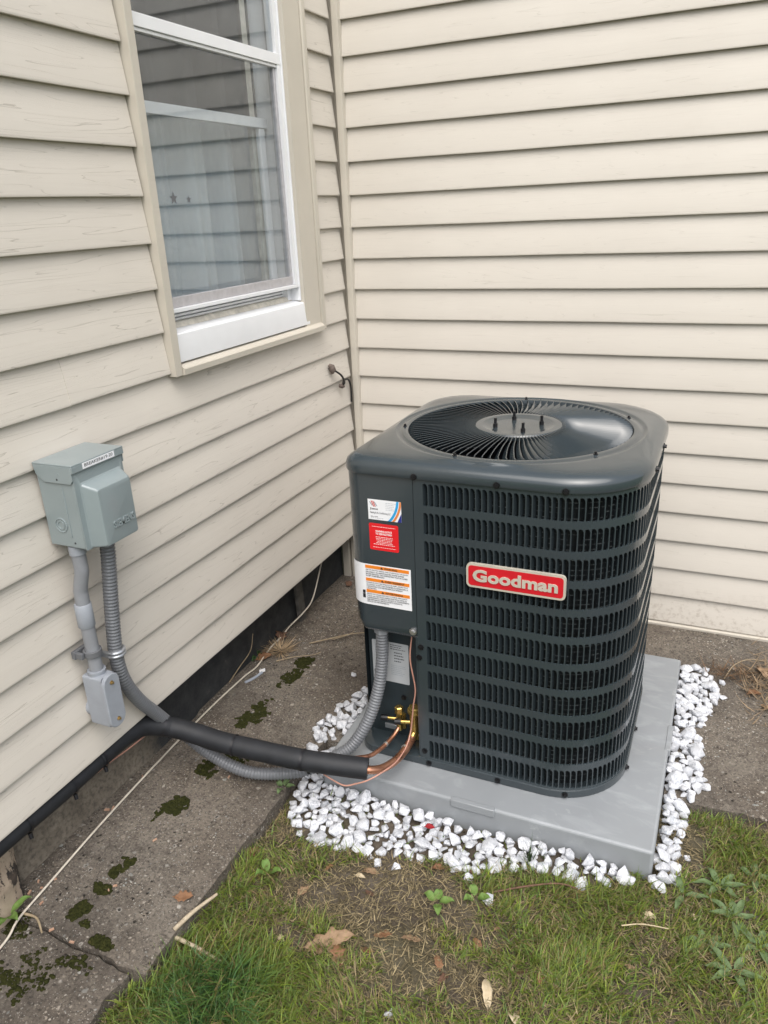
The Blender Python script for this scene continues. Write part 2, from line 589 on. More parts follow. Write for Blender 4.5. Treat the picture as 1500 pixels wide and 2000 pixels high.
def spline(pts, step=.05):
    """Catmull-Rom through the points, resampled evenly"""
    p = [Vector(q) for q in pts]
    p = [p[0] * 2 - p[1]] + p + [p[-1] * 2 - p[-2]]
    out = []
    for i in range(1, len(p) - 2):
        for k in range(24):
            t = k / 24
            a, b, c, d = p[i - 1], p[i], p[i + 1], p[i + 2]
            out.append(.5 * ((2 * b) + (c - a) * t + (2 * a - 5 * b + 4 * c - d) * t * t + (3 * b - a - 3 * c + d) * t ** 3))
    out.append(p[-2])
    res = [out[0]]
    acc = 0
    for i in range(1, len(out)):
        seg = (out[i] - out[i - 1]).length
        while acc + seg >= step:
            f = (step - acc) / seg
            q = out[i - 1].lerp(out[i], f)
            res.append(q)
            out[i - 1] = q
            seg = (out[i] - q).length
            acc = 0
        acc += seg
    res.append(out[-1])
    return res

def text(name, s, origin, right, upv, width=None, height=None, mat='ink', parent=None, extrude=.002, bold=0.0, align='LEFT'):
    """lettering as real flat mesh; origin/right/upv in course units"""
    cu = bpy.data.curves.new('t', 'FONT')
    cu.body = s
    cu.size = 1
    cu.extrude = 0.0
    cu.offset = bold
    cu.resolution_u = 3
    to = bpy.data.objects.new('t', cu)
    col.objects.link(to)
    dg = bpy.context.evaluated_depsgraph_get()
    me = bpy.data.meshes.new_from_object(to.evaluated_get(dg))
    bpy.data.objects.remove(to)
    bpy.data.curves.remove(cu)
    xs = [v.co.x for v in me.vertices]; ys = [v.co.y for v in me.vertices]
    x0, x1, y0, y1 = min(xs), max(xs), min(ys), max(ys)
    sx = width / (x1 - x0) if width else None
    sy = height / (y1 - y0) if height else None
    if sx is None: sx = sy
    if sy is None: sy = sx
    r, u = Vector(right).normalized(), Vector(upv).normalized()
    n = r.cross(u)
    mb = MB()
    if align == 'CENTER':
        off = -(x1 - x0) * sx / 2
    else:
        off = 0
    bm = bmesh.new(); bm.from_mesh(me)
    bmesh.ops.remove_doubles(bm, verts=bm.verts, dist=1e-5)
    g = bmesh.ops.extrude_face_region(bm, geom=bm.faces[:])
    for e in g['geom']:
        if isinstance(e, bmesh.types.BMVert):
            e.co.z += 1
    bm.verts.index_update()
    o = Vector(origin)
    vs = [o + r * ((v.co.x - x0) * sx + off) + u * ((v.co.y - y0) * sy) + n * (extrude * v.co.z) for v in bm.verts]
    fs = [tuple(v.index for v in f.verts) for f in bm.faces]
    bm.free()
    bpy.data.meshes.remove(me)
    mb.add(vs, fs)
    return mb.build(name, mat, parent)

# ================================================================== the ground
def slab_z(x, y):
    return -19.12 - .05 * max(0, min(x + .95, -y))
GX0, GX1, GY0, GY1 = -1.0, 18.0, -24.0, 0.3
def lawn_z(x, y):
    return GZ + .10 * mnoise.noise(Vector((x * .5, y * .5, 0))) + .035 * mnoise.noise(Vector((x * 2.3, y * 2.3, 5)))

mb = MB()
NX, NY = 96, 120
xs = [GX0 + (GX1 - GX0) * i / NX for i in range(NX + 1)]
ys = [GY0 + (GY1 - GY0) * j / NY for j in range(NY + 1)]
ext = 900
xs = [-ext, -60] + xs + [60, ext]
ys = [-ext, -80] + ys + [60, ext]
vs = [(x, y, lawn_z(x, y) if abs(x) < 50 and abs(y) < 70 else GZ) for y in ys for x in xs]
nx = len(xs)
fs = [(j * nx + i, j * nx + i + 1, (j + 1) * nx + i + 1, (j + 1) * nx + i) for j in range(len(ys) - 1) for i in range(nx - 1)]
tag(mb.add(vs, fs).build('soil_ground', 'soil', smooth=80, origin=(0, 0, GZ)), kind='structure')

# concrete apron along both walls: two casts of the left strip, one strip at the back
PADX0, PADX1, PADY0, PADY1 = 3.7, 12.04, -10.60, -2.27
def slab(name, x0, x1, y0, y1, mat, wob=(0, 0, 0, 0), drop=0):
    nx, ny = max(2, int((x1 - x0) / .2)), max(2, int((y1 - y0) / .2))
    top = []
    for j in range(ny + 1):
        for i in range(nx + 1):
            x = x0 + (x1 - x0) * i / nx
            y = y0 + (y1 - y0) * j / ny
            w = .10 * mnoise.noise(Vector((x * 1.3, y * 1.3, 3))) + .05 * mnoise.noise(Vector((x * 5, y * 5, 8)))
            xx, yy = x, y
            z = slab_z(x, y) + .018 * mnoise.noise(Vector((x * .9, y * .9, 2))) + .010 * mnoise.noise(Vector((x * 4, y * 4, 6))) - drop
            if i == 0: xx += w * wob[0]
            if i == nx: xx += w * wob[1]
            if j == 0: yy += w * wob[2]
            if j == ny: yy += w * wob[3]
            if (i == nx and wob[1]) or (j == 0 and wob[2]) or (j == ny and wob[3]): z -= .04
            top.append((xx, yy, z))
    n = nx + 1
    mb = MB()
    fs = [(j * n + i, j * n + i + 1, (j + 1) * n + i + 1, (j + 1) * n + i) for j in range(ny) for i in range(nx)]
    border = [i for i in range(n)] + [j * n + nx for j in range(1, ny + 1)] + [ny * n + i for i in range(nx - 1, -1, -1)] + [j * n for j in range(ny - 1, 0, -1)]
    b0 = len(top)
    bot = [(top[i][0], top[i][1], top[i][2] - .75) for i in border]
    k = len(border)
    fs += [(border[a], border[(a + 1) % k], b0 + (a + 1) % k, b0 + a) for a in range(k)]
    return tag(mb.add(top + bot, fs).build(name, mat, smooth=50), kind='structure')
slab('concrete_walk', -.95, 3.08, -17.0, -.02, 'slab', (0, 1, .8, 0))
slab('concrete_walk', -.95, 2.75, -24, -17.05, 'slab_b', (0, 1.2, 0, .8), .09)
slab('concrete_walk', 3.09, 26, PADY1 + .01, -.02, 'slab', (0, 0, 0, 0))
slab('concrete_walk', PADX1 + .02, 26, -8.05, PADY1, 'slab', (0, 0, 1, 0))
slab('concrete_walk', 3.09, PADX0 - .02, -9.2, PADY1, 'slab', (0, 0, 1, 0))

# ================================================================== the house
house = tag(empty('house', 0, 0, -19.3), 'house corner clad in beige vinyl siding above a dark foundation', 'house')
def wall_part(name, mat):
    """an invisible-free thin sheathing board that parents its siding planks"""
    return None
WT = 10        # top course
# sheathing: left wall with a window opening, back wall
mb = MB()
mb.box(-.95, -.17, -34, -9.70, -16.93, WT)
mb.box(-.95, -.17, -2.30, .5, -16.93, WT)
mb.box(-.95, -.17, -9.70, -2.30, -16.93, -8.9)
left_wall = mb.build('wall', 'trim', house)
mb = MB()
mb.box(-.95, 26, .17, .8, -19.75, WT)
back_wall = mb.build('wall', 'trim', house)
WIN0, WIN1 = -9.84, -2.0

def plank(axis, a0, a1, zb, parent, mat, off=0.0, zc=1.0):
    """one clapboard: butt edge proud at the bottom, leaning back to the top"""
    prof = [(-.15, 0.02), (-.02, 0.0), (-.004, .006), (0.0, .022), (-.006, .06), (-.118, zc - .01), (-.16, zc + .06)]
    n = max(2, int(abs(a1 - a0) / .9))
    rings = []
    sd = R.random() * 99
    for i in range(n + 1):
        a = a0 + (a1 - a0) * i / n
        wz = .012 * mnoise.noise(Vector((a * .35, zb * 3.1, sd)))
        wo_ = .010 * mnoise.noise(Vector((a * .5, zb * 1.7, sd + 4)))
        ring = []
        for d, z in prof:
            d2 = d + off + (wo_ if z < .5 else 0)
            z2 = zb + z + (wz if z < .5 else 0)
            ring.append((d2, a, z2) if axis == 'y' else (a, -d2, z2))
        rings.append(ring)
    mb = MB().loft(rings, True, True, closed=False)
    return mb.build('siding_plank', mat, parent, smooth=25)
for k in range(-WT + 1, 18):
    zb = -float(k) + .017
    if k <= 9:
        if k == 9:
            plank('y', -34, -13.07, zb, left_wall, 'siding_left')
            plank('y', -13.09, WIN0 - .02 + R.uniform(-.02, .01), zb, left_wall, 'siding_left', .012)
        else:
            plank('y', -34, WIN0 - .03 + R.uniform(-.03, .02), zb, left_wall, 'siding_left')
        plank('y', WIN1 + .01, -.17 + R.uniform(-.03, .02), zb, left_wall, 'siding_left')
    else:
        plank('y', -34, -.17 + R.uniform(-.03, .02), zb, left_wall, 'siding_left')
for k in range(-WT + 1, 20):
    plank('x', .20, 26, -float(k), back_wall, 'siding_back')
# corner channel, foot of the corner, starter strip
mb = MB()
mb.loft([[(.04, .12, z), (.04, -.10, z), (.055, -.135, z), (.245, -.150, z), (.27, -.14, z), (.275, -.11, z), (.275, .12, z)] for z in (-19.1, -10, 0, WT)], True, True)
mb.build('corner_channel', 'trim', house, smooth=40)
MB().box(-.86, -.56, -.12, .14, -19.22, -16.95).build('corner_post', 'trim', house, bevel=.02)
MB().box(-.50, -.30, -.06, .14, -19.22, -16.95).build('corner_post', 'trim', house, bevel=.02)
mb = MB()
rings = []
for i in range(31):
    x = -.2 + 26.2 * i / 30
    dz = .06 * (x - 11) / 10 * .5 + .01 * mnoise.noise(Vector((x, 0, 0)))
    rings.append([(x, .1, -19.24 + dz), (x, -.075, -19.24 + dz), (x, -.09, -19.22 + dz), (x, -.085, -19.06 + dz), (x, -.06, -19.045 + dz), (x, .1, -19.03 + dz)])
mb.loft(rings, True, True).build('starter_strip', 'trim', house, smooth=40)
# foundation under the left wall, uneven parging
mb = MB()
rings = []
for i in range(90):
    y = -34 + 34.0 * i / 89
    ring = []
    for j in range(9):
        z = -19.75 + j * .36
        x = -.97 + .05 * mnoise.noise(Vector((y * .8, z * 1.4, 1))) + .02 * mnoise.noise(Vector((y * 4, z * 4, 7)))
        if y < -9.8:
            x += .09 * max(0, (-18.55 - z)) + .05
        ring.append((x, y, z))
    rings.append(ring)
mb.loft(rings, closed=False)
mb.box(-1.6, -1.05, -34, 0, -19.75, -16.95)
mb.build('foundation', 'foundation', house, smooth=60)

# window
win = None
mb = MB()
def zbox(name, mat, parent, *b, bevel=.012):
    return MB().box(*b).build(name, mat, parent, bevel=bevel)
win = zbox('window', 'trim', house, -.30, .16, -9.84, -9.60, -9.05, WT)         # outer trim at the left, parents the rest
zbox('trim_strip', 'trim', win, -.30, .17, -2.24, -2.0, -9.06, WT, bevel=.05)
zbox('casing', 'trim', win, -.42, .10, -3.20, -2.25, -8.93, WT, bevel=.02)
mb = MB()
rings = []
for y in (-9.585, -2.26):
    rings.append([(-.25, y, -8.95), (.17, y, -9.05), (.215, y, -9.04), (.225, y, -8.90), (.20, y, -8.865), (.10, y, -8.80), (-.25, y, -8.76)])
mb.loft(rings, True, True).build('sill', 'trim', win, smooth=30)
mb = MB()
rings = []
for y in (-9.595, -2.99):
    rings.append([(-.3, y, -8.745), (.10, y, -8.745), (.105, y, -8.72), (.055, y, -8.09), (.03, y, -8.06), (-.32, y, -8.0)])
mb.loft(rings, True, True).build('sill_apron', 'white', win, smooth=30)
mb = MB()
for y0, y1 in ((-9.59, -3.10),):
    mb.loft([[(-.55, y, -8.1), (-.335, y, -8.1), (-.335, y, -7.99), (-.40, y, -7.88), (-.58, y, -7.86)] for y in (y0, y1)], True, True)
mb.build('inner_sill', 'white_dirty', win, smooth=30)
for i in range(4):
    zbox('channel_rib', 'white', win, -.62, -.50 - .02 * i, -9.59, -3.22, -7.86 + .085 * i, -7.80 + .085 * i, bevel=.008)
zbox('channel', 'white', win, -.75, -.63, -9.59, -3.22, -7.95, -7.45)
# storm window
zbox('bottom_rail', 'white', win, -.30, -.04, -9.59, -3.261, -7.60, -7.50)
zbox('bottom_rail', 'alu', win, -.26, -.12, -9.585, -3.46, -7.495, -7.25)
zbox('meeting_rail', 'white', win, -.24, -.05, -9.59, -3.261, -1.60, -1.33)
zbox('meeting_rail', 'white', win, -.22, -.09, -9.59, -3.266, -1.68, -1.605)
zbox('stile', 'white', win, -.34, -.06, -3.44, -3.262, -7.495, WT)
zbox('stile', 'white', win, -.405, -.02, -3.258, -3.204, -8.0, WT)
zbox('stile', 'alu', win, -.28, -.14, -3.56, -3.445, -7.25, -1.69, bevel=.006)
zbox('stile', 'alu', win, -.28, -.14, -9.59, -9.45, -7.25, WT, bevel=.006)
zbox('jamb_track', 'alu', win, -.43, -.355, -3.36, -3.265, -7.44, WT, bevel=0)
zbox('jamb', 'white', win, -.62, -.345, -3.46, -3.262, -8.0, -7.61)
MB().box(-.205, -.195, -9.46, -3.55, -7.26, -1.62).build('pane', 'glass', win)
MB().box(-.165, -.155, -9.46, -3.43, -1.34, WT).build('pane', 'glass', win)
# inner sash behind the storm glass
zbox('sash_rail', 'white', win, -.80, -.64, -9.59, -3.3, -3.16, -2.90)
zbox('sash_rail', 'white', win, -.80, -.64, -9.59, -3.3, -7.9, -7.6)
zbox('sash_stile', 'white', win, -.80, -.66, -3.72, -3.44, -7.6, -3.17)
zbox('sash_stile', 'white_dirty', win, -.98, -.84, -3.86, -3.60, -8, WT)
zbox('jamb', 'white', win, -1.05, -.43, -3.20, -2.9, -8.0, WT)
zbox('jamb', 'white', win, -1.05, -.31, -9.75, -9.6, -8.0, WT)
MB().box(-.725, -.715, -9.59, -3.45, -7.6, -3.16).build('pane', 'glass', win)
MB().box(-.915, -.905, -9.59, -3.6, -3.0, WT).build('pane', 'glass', win)
# dim room behind
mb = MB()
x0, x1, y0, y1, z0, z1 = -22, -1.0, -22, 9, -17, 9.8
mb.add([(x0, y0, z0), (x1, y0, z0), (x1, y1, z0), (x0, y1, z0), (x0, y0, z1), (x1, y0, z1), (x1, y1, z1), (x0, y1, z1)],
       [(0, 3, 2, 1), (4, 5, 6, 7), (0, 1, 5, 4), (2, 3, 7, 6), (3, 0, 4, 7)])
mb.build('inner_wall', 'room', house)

def dim_sheet_mat():  # half-transparent dark material, made to dim what lies behind it
    t = NT('dimming_sheet')
    t.color((.06, .06, .065))
    t.setv(Roughness=.8)
    tr = t.n('ShaderNodeBsdfTransparent')
    mx = t.n('ShaderNodeMixShader')
    t.l(t.ramp(t.noise(12, 5), [(.3, .42), (.7, .52)]), mx.inputs[0])
    t.l(tr.outputs[0], mx.inputs[1]); t.l(t.b.outputs[0], mx.inputs[2])
    t.l(mx.outputs[0], t.out.inputs['Surface'])
    return t.m
MT['dim_sheet'] = dim_sheet_mat()
MB().box(-.852, -.848, -9.59, -3.46, -2.98, WT).build('dimming_sheet', 'dim_sheet', win)  # sheet added behind the glass to darken the upper half of the window
def curtain(name, y0, y1, x0, amp, per, label):
    rings = []
    n = int((y1 - y0) / .04)
    for z in np.linspace(-8.3, 9, 30):
        ring = []
        for i in range(n + 1):
            y = y0 + (y1 - y0) * i / n
            ph = y / per * 2 * math.pi + .5 * math.sin(y * 1.7) + .15 * math.sin(z * .4)
            w = math.sin(ph) + .45 * math.sin(2 * ph + 1)
            ring.append((x0 + amp * w * (1 - .02 * (z + 8)), y, z))
        rings.append(ring)
    mb = MB().loft(rings, closed=False)
    o = mb.build(name, 'curtain', smooth=60)
    md = o.modifiers.new('thickness', 'SOLIDIFY'); md.thickness = .0015
    return tag(o, label, 'curtain')
curtain('curtain', -9.9, -1.2, -1.80, .30, 1.5, 'pale blue grey curtain hanging in folds behind the window glass')
# star stickers on the pane
for (sy, sz, s, lab) in ((-8.60, -5.02, .15, 'larger dark star sticker on the lower window pane'), (-8.02, -5.05, .10, 'smaller dark star sticker on the lower window pane')):
    vs = []
    for t in range(2):
        for i in range(10):
            r_ = s if i % 2 == 0 else s * .42
            a = math.pi / 2 + i * math.pi / 5
            vs.append((-.194 + .006 * t, sy + r_ * math.cos(a), sz + r_ * math.sin(a)))
    fs = [tuple(range(10)), tuple(range(10, 20))] + [(i, (i + 1) % 10, 10 + (i + 1) % 10, 10 + i) for i in range(10)]
    tag(MB().add(vs, fs).build('star_sticker', 'clip'), lab, 'sticker', 'star stickers on the glass')

# ================================================================== concrete-side junk: board, post, cable
b = MB()
b.loft([[(-.78, -4.02, -19.25), (-.62, -3.98, -19.25), (-.62, -3.62, -19.25), (-.78, -3.66, -19.25)], [(-.90, -3.98, -17.0), (-.82, -3.96, -17.0), (-.82, -3.5, -17.0), (-.90, -3.52, -17.0)]], True, True)
tag(b.build('wooden_board', 'board', bevel=.02), 'grey old board leaning on the dark foundation under the siding', 'board')
mb = MB()
rings = []
for i in range(9):
    z = -19.3 + i * .24
    j = .03 * math.sin(i * 2.1)
    rings.append([(-.92 + j, -17.5, z), (-.42 + j, -17.55, z), (-.36 + j * 2, -17.2, z), (-.40 + j, -16.78 + .12 * (i / 8) , z), (-.5, -16.62 + .1 * (i / 8), z), (-.92, -16.6, z)])
mb.loft(rings, True, True)
tag(mb.build('wooden_post', 'post', smooth=30), 'wooden post with peeling tan and black paint beside the foundation', 'post')
mb = MB()
mb.tube(spline([(-.05, -1.70, -10.42), (.14, -1.64, -10.50), (.24, -1.35, -10.72), (.22, -1.12, -11.0), (.10, -1.02, -11.12), (.06, -.8, -11.0), (.07, -.5, -11.05), (.05, -.3, -11.35), (.03, -.28, -11.9)], .04), .035, 8)
cab = mb.build('black_cable', 'black_cable', smooth=60)
tag(cab, 'short black cable looping out of the siding near the inner corner', 'cable')
mb = MB()
mb.tube([(-.03, -1.70, -10.30), (.06, -1.69, -10.36), (.09, -1.68, -10.48), (.06, -1.67, -10.60)], [.05, .11, .12, .05], 10)
mb.tube([(.0, -1.12, -11.14), (.10, -1.05, -11.16), (.12, -.95, -11.2)], [.06, .09, .03], 8)
mb.build('sealant', 'sealant', cab, smooth=60)

# ================================================================== grey pad
pad = MB()
b_ = .03
pad.loft([[(PADX0, PADY0, z), (PADX1, PADY0, z), (PADX1, PADY1, z), (PADX0, PADY1, z)] for z in (-19.9, -19.0)], True, True)
pado = pad.build('equipment_pad', 'pad', bevel=.07, segs=3)
tag(pado, 'square light grey plastic pad under the air conditioner', 'pad')
MB().box(7.30, 8.40, PADY0 - .045, PADY0 + .10, -19.20, -18.985).build('grip_tab', 'pad', pado, bevel=.02)
MB().box(PADX1 - .10, PADX1 + .045, -6.9, -5.8, -19.20, -18.985).build('grip_tab', 'pad', pado, bevel=.02)

# ================================================================== air conditioner
AX0, AX1, AY0, AY1 = 4.37, 11.10, -9.67, -2.97
ZB, ZTOP = -19.0, -11.1
ac = tag(empty('air_conditioner', (AX0 + AX1) / 2, (AY0 + AY1) / 2, ZB), 'dark slate grey outdoor air conditioner with louvred sides and round fan grille', 'air conditioner')
def outline(off=0.0, radii=(.48, 1.8, 1.8, 1.2), n=14):
    """counter-clockwise from the left end of the front face: corners FL FR BR BL"""
    x0, x1, y0, y1 = AX0 - off, AX1 + off, AY0 - off, AY1 + off
    r = [max(.05, q + off) for q in radii]
    pts = []
    for (cx, cy, rr, a0) in ((x0 + r[0], y0 + r[0], r[0], math.pi), (x1 - r[1], y0 + r[1], r[1], 1.5 * math.pi), (x1 - r[2], y1 - r[2], r[2], 0), (x0 + r[3], y1 - r[3], r[3], .5 * math.pi)):
        for i in range(n + 1):
            a = a0 + math.pi / 2 * i / n
            pts.append((cx + rr * math.cos(a), cy + rr * math.sin(a)))
    return pts
def resample(pts, n, start=None):
    pts = [Vector(q) for q in pts]
    L = [0]
    for i in range(len(pts)):
        L.append(L[-1] + (pts[(i + 1) % len(pts)] - pts[i]).length)
    return pts, L
class Path:
    """closed outline by arc length; s = 0 at (6.17, front face), running along the front to the right"""
    def __init__(s, off=0.0):
        s.pts = [Vector(q) for q in outline(off, n=24)]
        s.L = [0]
        for i in range(len(s.pts)):
            s.L.append(s.L[-1] + (s.pts[(i + 1) % len(s.pts)] - s.pts[i]).length)
        s.total = s.L[-1]
        # arc length of the start point on the front straight
        i = 24
        s.s0 = s.L[i] + (6.17 - s.pts[i].x)
    def at(s, a):
        a = (a + s.s0) % s.total
        import bisect
        i = bisect.bisect_right(s.L, a) - 1
        i = min(i, len(s.pts) - 1)
        p, q = s.pts[i], s.pts[(i + 1) % len(s.pts)]
        d = q - p
        ln = max(d.length, 1e-9)
        t = d / ln
        pos = p + t * (a - s.L[i])
        # smooth tangent
        return pos, Vector((t.y, -t.x))
path = Path()
def smooth_at(a):
    p, _ = path.at(a)
    p1, _ = path.at(a - .03)
    p2, _ = path.at(a + .03)
    t = (p2 - p1).normalized()
    return p, Vector((t.y, -t.x)), t
# base pan
mb = MB()
rings = [[(x, y, z) for x, y in outline(o_)] for o_, z in ((-.05, ZB), (.02, ZB + .01), (.03, ZB + .05), (.03, ZB + .21), (.0, ZB + .225), (-.3, ZB + .225))]
mb.loft(rings, True, True).build('base_pan', 'ac', ac, smooth=35)
# louvred jacket: sheet with stamped slots
CP = .1385
NCOL = int((path.total - 3.6) / CP)
ROW0, RP, RH = -11.20, .699, .535
S_FIRST = 6.405 - 6.17
mb = MB()
TH = .035
def surf(a, z, d=0.0):
    p, n, t = smooth_at(a)
    return (p.x + n.x * d, p.y + n.y * d, z)
def cell(a0, zt, w, h):
    """one stamped opening with its frame: outer rectangle w x RP, hole inside"""
    # hole outline, local u (0..w), v (0..-)
    hw = CP * .80
    u0 = CP * .10
    hole = [(u0, -.012), (u0 + hw * .45, -.0), (u0 + hw * .80, -.03), (u0 + hw * .97, -.075), (u0 + hw, -.14), (u0 + hw, -RH + .06), (u0 + hw * .9, -RH + .015), (u0 + hw * .75, -RH), (u0 + .012, -RH), (u0, -RH + .012)]
    gap = (RP - RH)
    out = [(0, gap / 2), (w * .45, gap / 2), (w * .8, gap / 2), (w, gap / 2), (w, -.14), (w, -RH + .06), (w, -RH - gap / 2), (w * .75, -RH - gap / 2), (0, -RH - gap / 2), (0, -RH + .012)]
    vs = [surf(a0 + u, zt + v) for u, v in out] + [surf(a0 + u, zt + v) for u, v in hole] + [surf(a0 + u + .004, zt + v * .995, -TH) for u, v in hole]
    n = len(out)
    fs = []
    for i in range(n):
        j = (i + 1) % n
        fs.append((i, j, n + j, n + i))
        fs.append((n + i, n + j, 2 * n + j, 2 * n + i))
    mb.add(vs, fs)
for c in range(NCOL):
    a0 = S_FIRST - CP * .10 + c * CP
    for r in range(11):
        cell(a0, ROW0 - r * RP, CP, RH)
# plain strips: left of the first slots, above and below the rows
gap = RP - RH
aL, aR = S_FIRST - CP * .10, S_FIRST - CP * .10 + NCOL * CP
ztop, zbot = ROW0 + gap / 2, ROW0 - 10 * RP - RH - gap / 2
for c in range(NCOL):
    a0, a1 = aL + c * CP, aL + (c + 1) * CP
    mb.add([surf(a0, ztop), surf(a1, ztop), surf(a1, ZTOP + .05), surf(a0, ZTOP + .05)], [(0, 1, 2, 3)])
    mb.add([surf(a0, ZB + .2, 0), surf(a1, ZB + .2, 0), surf(a1, zbot), surf(a0, zbot)], [(0, 1, 2, 3)])
mb.add([surf(0, ZB + .2), surf(aL, ZB + .2), surf(aL, ZTOP + .05), surf(0, ZTOP + .05), surf(0, ZB + .2, -.25), surf(0, ZTOP + .05, -.25)], [(0, 1, 2, 3), (0, 3, 5, 4)])
aE = path.total - 2.3
mb.add([surf(aR, ZB + .2), surf(aE, ZB + .2), surf(aE, ZTOP + .05), surf(aR, ZTOP + .05)], [(0, 1, 2, 3)])
jacket = mb.build('louver_panel', 'ac', ac, smooth=35)
# louvers: the stamped leaves turned inwards, shared mesh
def leaf_verts(a_c=None):
    # local frame: X along the face, Y inwards, Z down from slot top
    hw = CP * .80
    prof = [(0.0, -.002), (.006, .035), (.022, .085), (.042, .15)]
    vs = []
    fs = []
    zs = [0.0, -.03, -.14, -RH + .06, -RH]
    sh = [.35, .75, 1, 1, .85]
    for zi, (z, k) in enumerate(zip(zs, sh)):
        for (u, d) in prof:
            vs.append((u * (1 if d < .03 else k), d if d < .03 else d * k, z))
    n = len(prof)
    for i in range(len(zs) - 1):
        for j in range(n - 1):
            fs.append((i * n + j, (i + 1) * n + j, (i + 1) * n + j + 1, i * n + j + 1))
    return vs, fs
lv, lf = leaf_verts()
lme = bpy.data.meshes.new('louver')
lme.from_pydata([Vector(v) * P for v in lv], [], lf)
lme.materials.append(MT['ac'])
lme.polygons.foreach_set('use_smooth', [True] * len(lme.polygons))
rest = MB()
acb = ac.location
for c in range(NCOL):
    a = S_FIRST + c * CP
    p, n, t = smooth_at(a + CP * .3)
    p0, _, _ = smooth_at(a)
    ang = math.atan2(t.y, t.x)
    for r in range(11):
        z = ROW0 - r * RP - .005
        if c < 27:
            o = bpy.data.objects.new('louver', lme)
            col.objects.link(o)
            o.parent = ac
            o.location = W(p0.x, p0.y, z) - acb
            o.rotation_euler = (0, 0, ang)
        else:
            ca, sa = math.cos(ang), math.sin(ang)
            rest.add([(p0.x + u * ca - d * sa, p0.y + u * sa + d * ca, z + w) for u, d, w in lv], lf)
tag(rest.build('louver', 'ac', ac, smooth=60), kind='stuff')
# coil behind the louvers
mb = MB()
cpts = [surf(q, 0, -.25)[:2] for q in np.linspace(.02, path.total - 2.6, 150)]
rings = [[(x, y, z) for x, y in cpts] for z in (ZB + .15, ZTOP + .1)]
mb.loft(rings, closed=False)
mb.add([(6.19, -9.42, ZB + .15), (6.19, -8.2, ZB + .15), (6.19, -8.2, ZTOP + .1), (6.19, -9.42, ZTOP + .1)], [(0, 1, 2, 3)])
mb.build('coil', 'coil', ac, smooth=60)

# control cover at the front left corner
def cover_outline(off, xr=6.155, yb=-8.2):
    r = .48 - off
    pts = [(xr - (.0 if off == 0 else .0), AY0 + off)]
    out = []
    cx, cy = AX0 + .48, AY0 + .48
    for i in range(13):
        a = 1.5 * math.pi - math.pi / 2 * i / 12
        out.append((cx + r * math.cos(a), cy + r * math.sin(a)))
    return pts + out + [(AX0 + off, yb), (xr, yb)]
mb = MB()
rings = [[(x, y, z) for x, y in cover_outline(o_)] for o_, z in ((.012, ZTOP + .1), (.012, -15.0), (.016, -15.16), (.05, -15.235), (.12, -15.27))]
# the cover tapers in at its lower left corner
def taper(ring):
    out = []
    for x, y, z in ring:
        k = max(0.0, (-14.85 - z) / .42)
        if x < 4.75:
            x = x + (4.75 - x) * .75 * k * k
        out.append((x, y, z))
    return out
rings = [taper(r_) for r_ in rings]
mb.loft(rings, False, True).build('control_cover', 'ac', ac, smooth=40)
# recessed valve panel under the cover
mb = MB()
mb.loft([[(4.46, -8.9, z), (4.50, -8.98, z), (4.56, -9.0, z), (6.165, -9.0, z), (6.165, -8.0, z), (4.46, -8.0, z)] for z in (ZB + .2, -15.2)], True, True)
mb.build('valve_panel', 'ac_dark', ac, smooth=40)
MB().box(6.10, 6.165, AY0 + .03, -9.0, ZB + .2, -15.2).build('corner_flange', 'ac', ac, bevel=.01)

# top cap
CX, CY, RO = 7.72, -6.36, 2.76
NA = 168
def rect_ring(off, z, radii=(.55, 1.8, 1.8, 1.3)):
    o_ = [Vector(q) for q in outline(off, radii, 40)]
    ring = []
    c = Vector((CX, CY))
    # intersect rays from the fan centre with the outline
    for i in range(NA):
        a = 2 * math.pi * i / NA
        d = Vector((math.cos(a), math.sin(a)))
        best = None
        for k in range(len(o_)):
            p, q = o_[k], o_[(k + 1) % len(o_)]
            e = q - p
            den = d.x * e.y - d.y * e.x
            if abs(den) < 1e-9: continue
            w = p - c
            tt = (w.x * e.y - w.y * e.x) / den
            uu = (w.x * d.y - w.y * d.x) / den
            if tt > 0 and -1e-6 <= uu <= 1 + 1e-6:
                if best is None or tt > best: best = tt
        pt = c + d * best
        ring.append((pt.x, pt.y, z))
    return ring
def circ(r_, z):
    return [(CX + r_ * math.cos(2 * math.pi * i / NA), CY + r_ * math.sin(2 * math.pi * i / NA), z) for i in range(NA)]
def lerp_ring(a, b, t, z):
    return [(p[0] + (q[0] - p[0]) * t, p[1] + (q[1] - p[1]) * t, z) for p, q in zip(a, b)]
cr = circ(RO + .30, 0)
e0 = rect_ring(.05, 0)
rings = [rect_ring(.02, ZTOP + .02), rect_ring(.05, ZTOP), rect_ring(.06, ZTOP + .03), rect_ring(.055, ZTOP + .17), rect_ring(.03, ZTOP + .235),
         rect_ring(-.04, ZTOP + .30), rect_ring(-.14, ZTOP + .355), rect_ring(-.23, ZTOP + .385)]
inner = rect_ring(-.23, 0)
rings += [lerp_ring(inner, cr, .25, ZTOP + .405), lerp_ring(inner, cr, .55, ZTOP + .42), lerp_ring(inner, cr, .8, ZTOP + .432), lerp_ring(inner, cr, .95, ZTOP + .438)]
rings += [circ(RO + .295, ZTOP + .432), circ(RO + .25, ZTOP + .405), circ(RO + .20, ZTOP + .402), circ(RO + .15, ZTOP + .425), circ(RO + .05, ZTOP + .44), circ(RO, ZTOP + .425), circ(RO - .01, ZTOP + .37), circ(RO - .03, ZTOP + .2)]
mb = MB().loft(rings)
mb.build('top_cap', 'ac', ac, smooth=50)
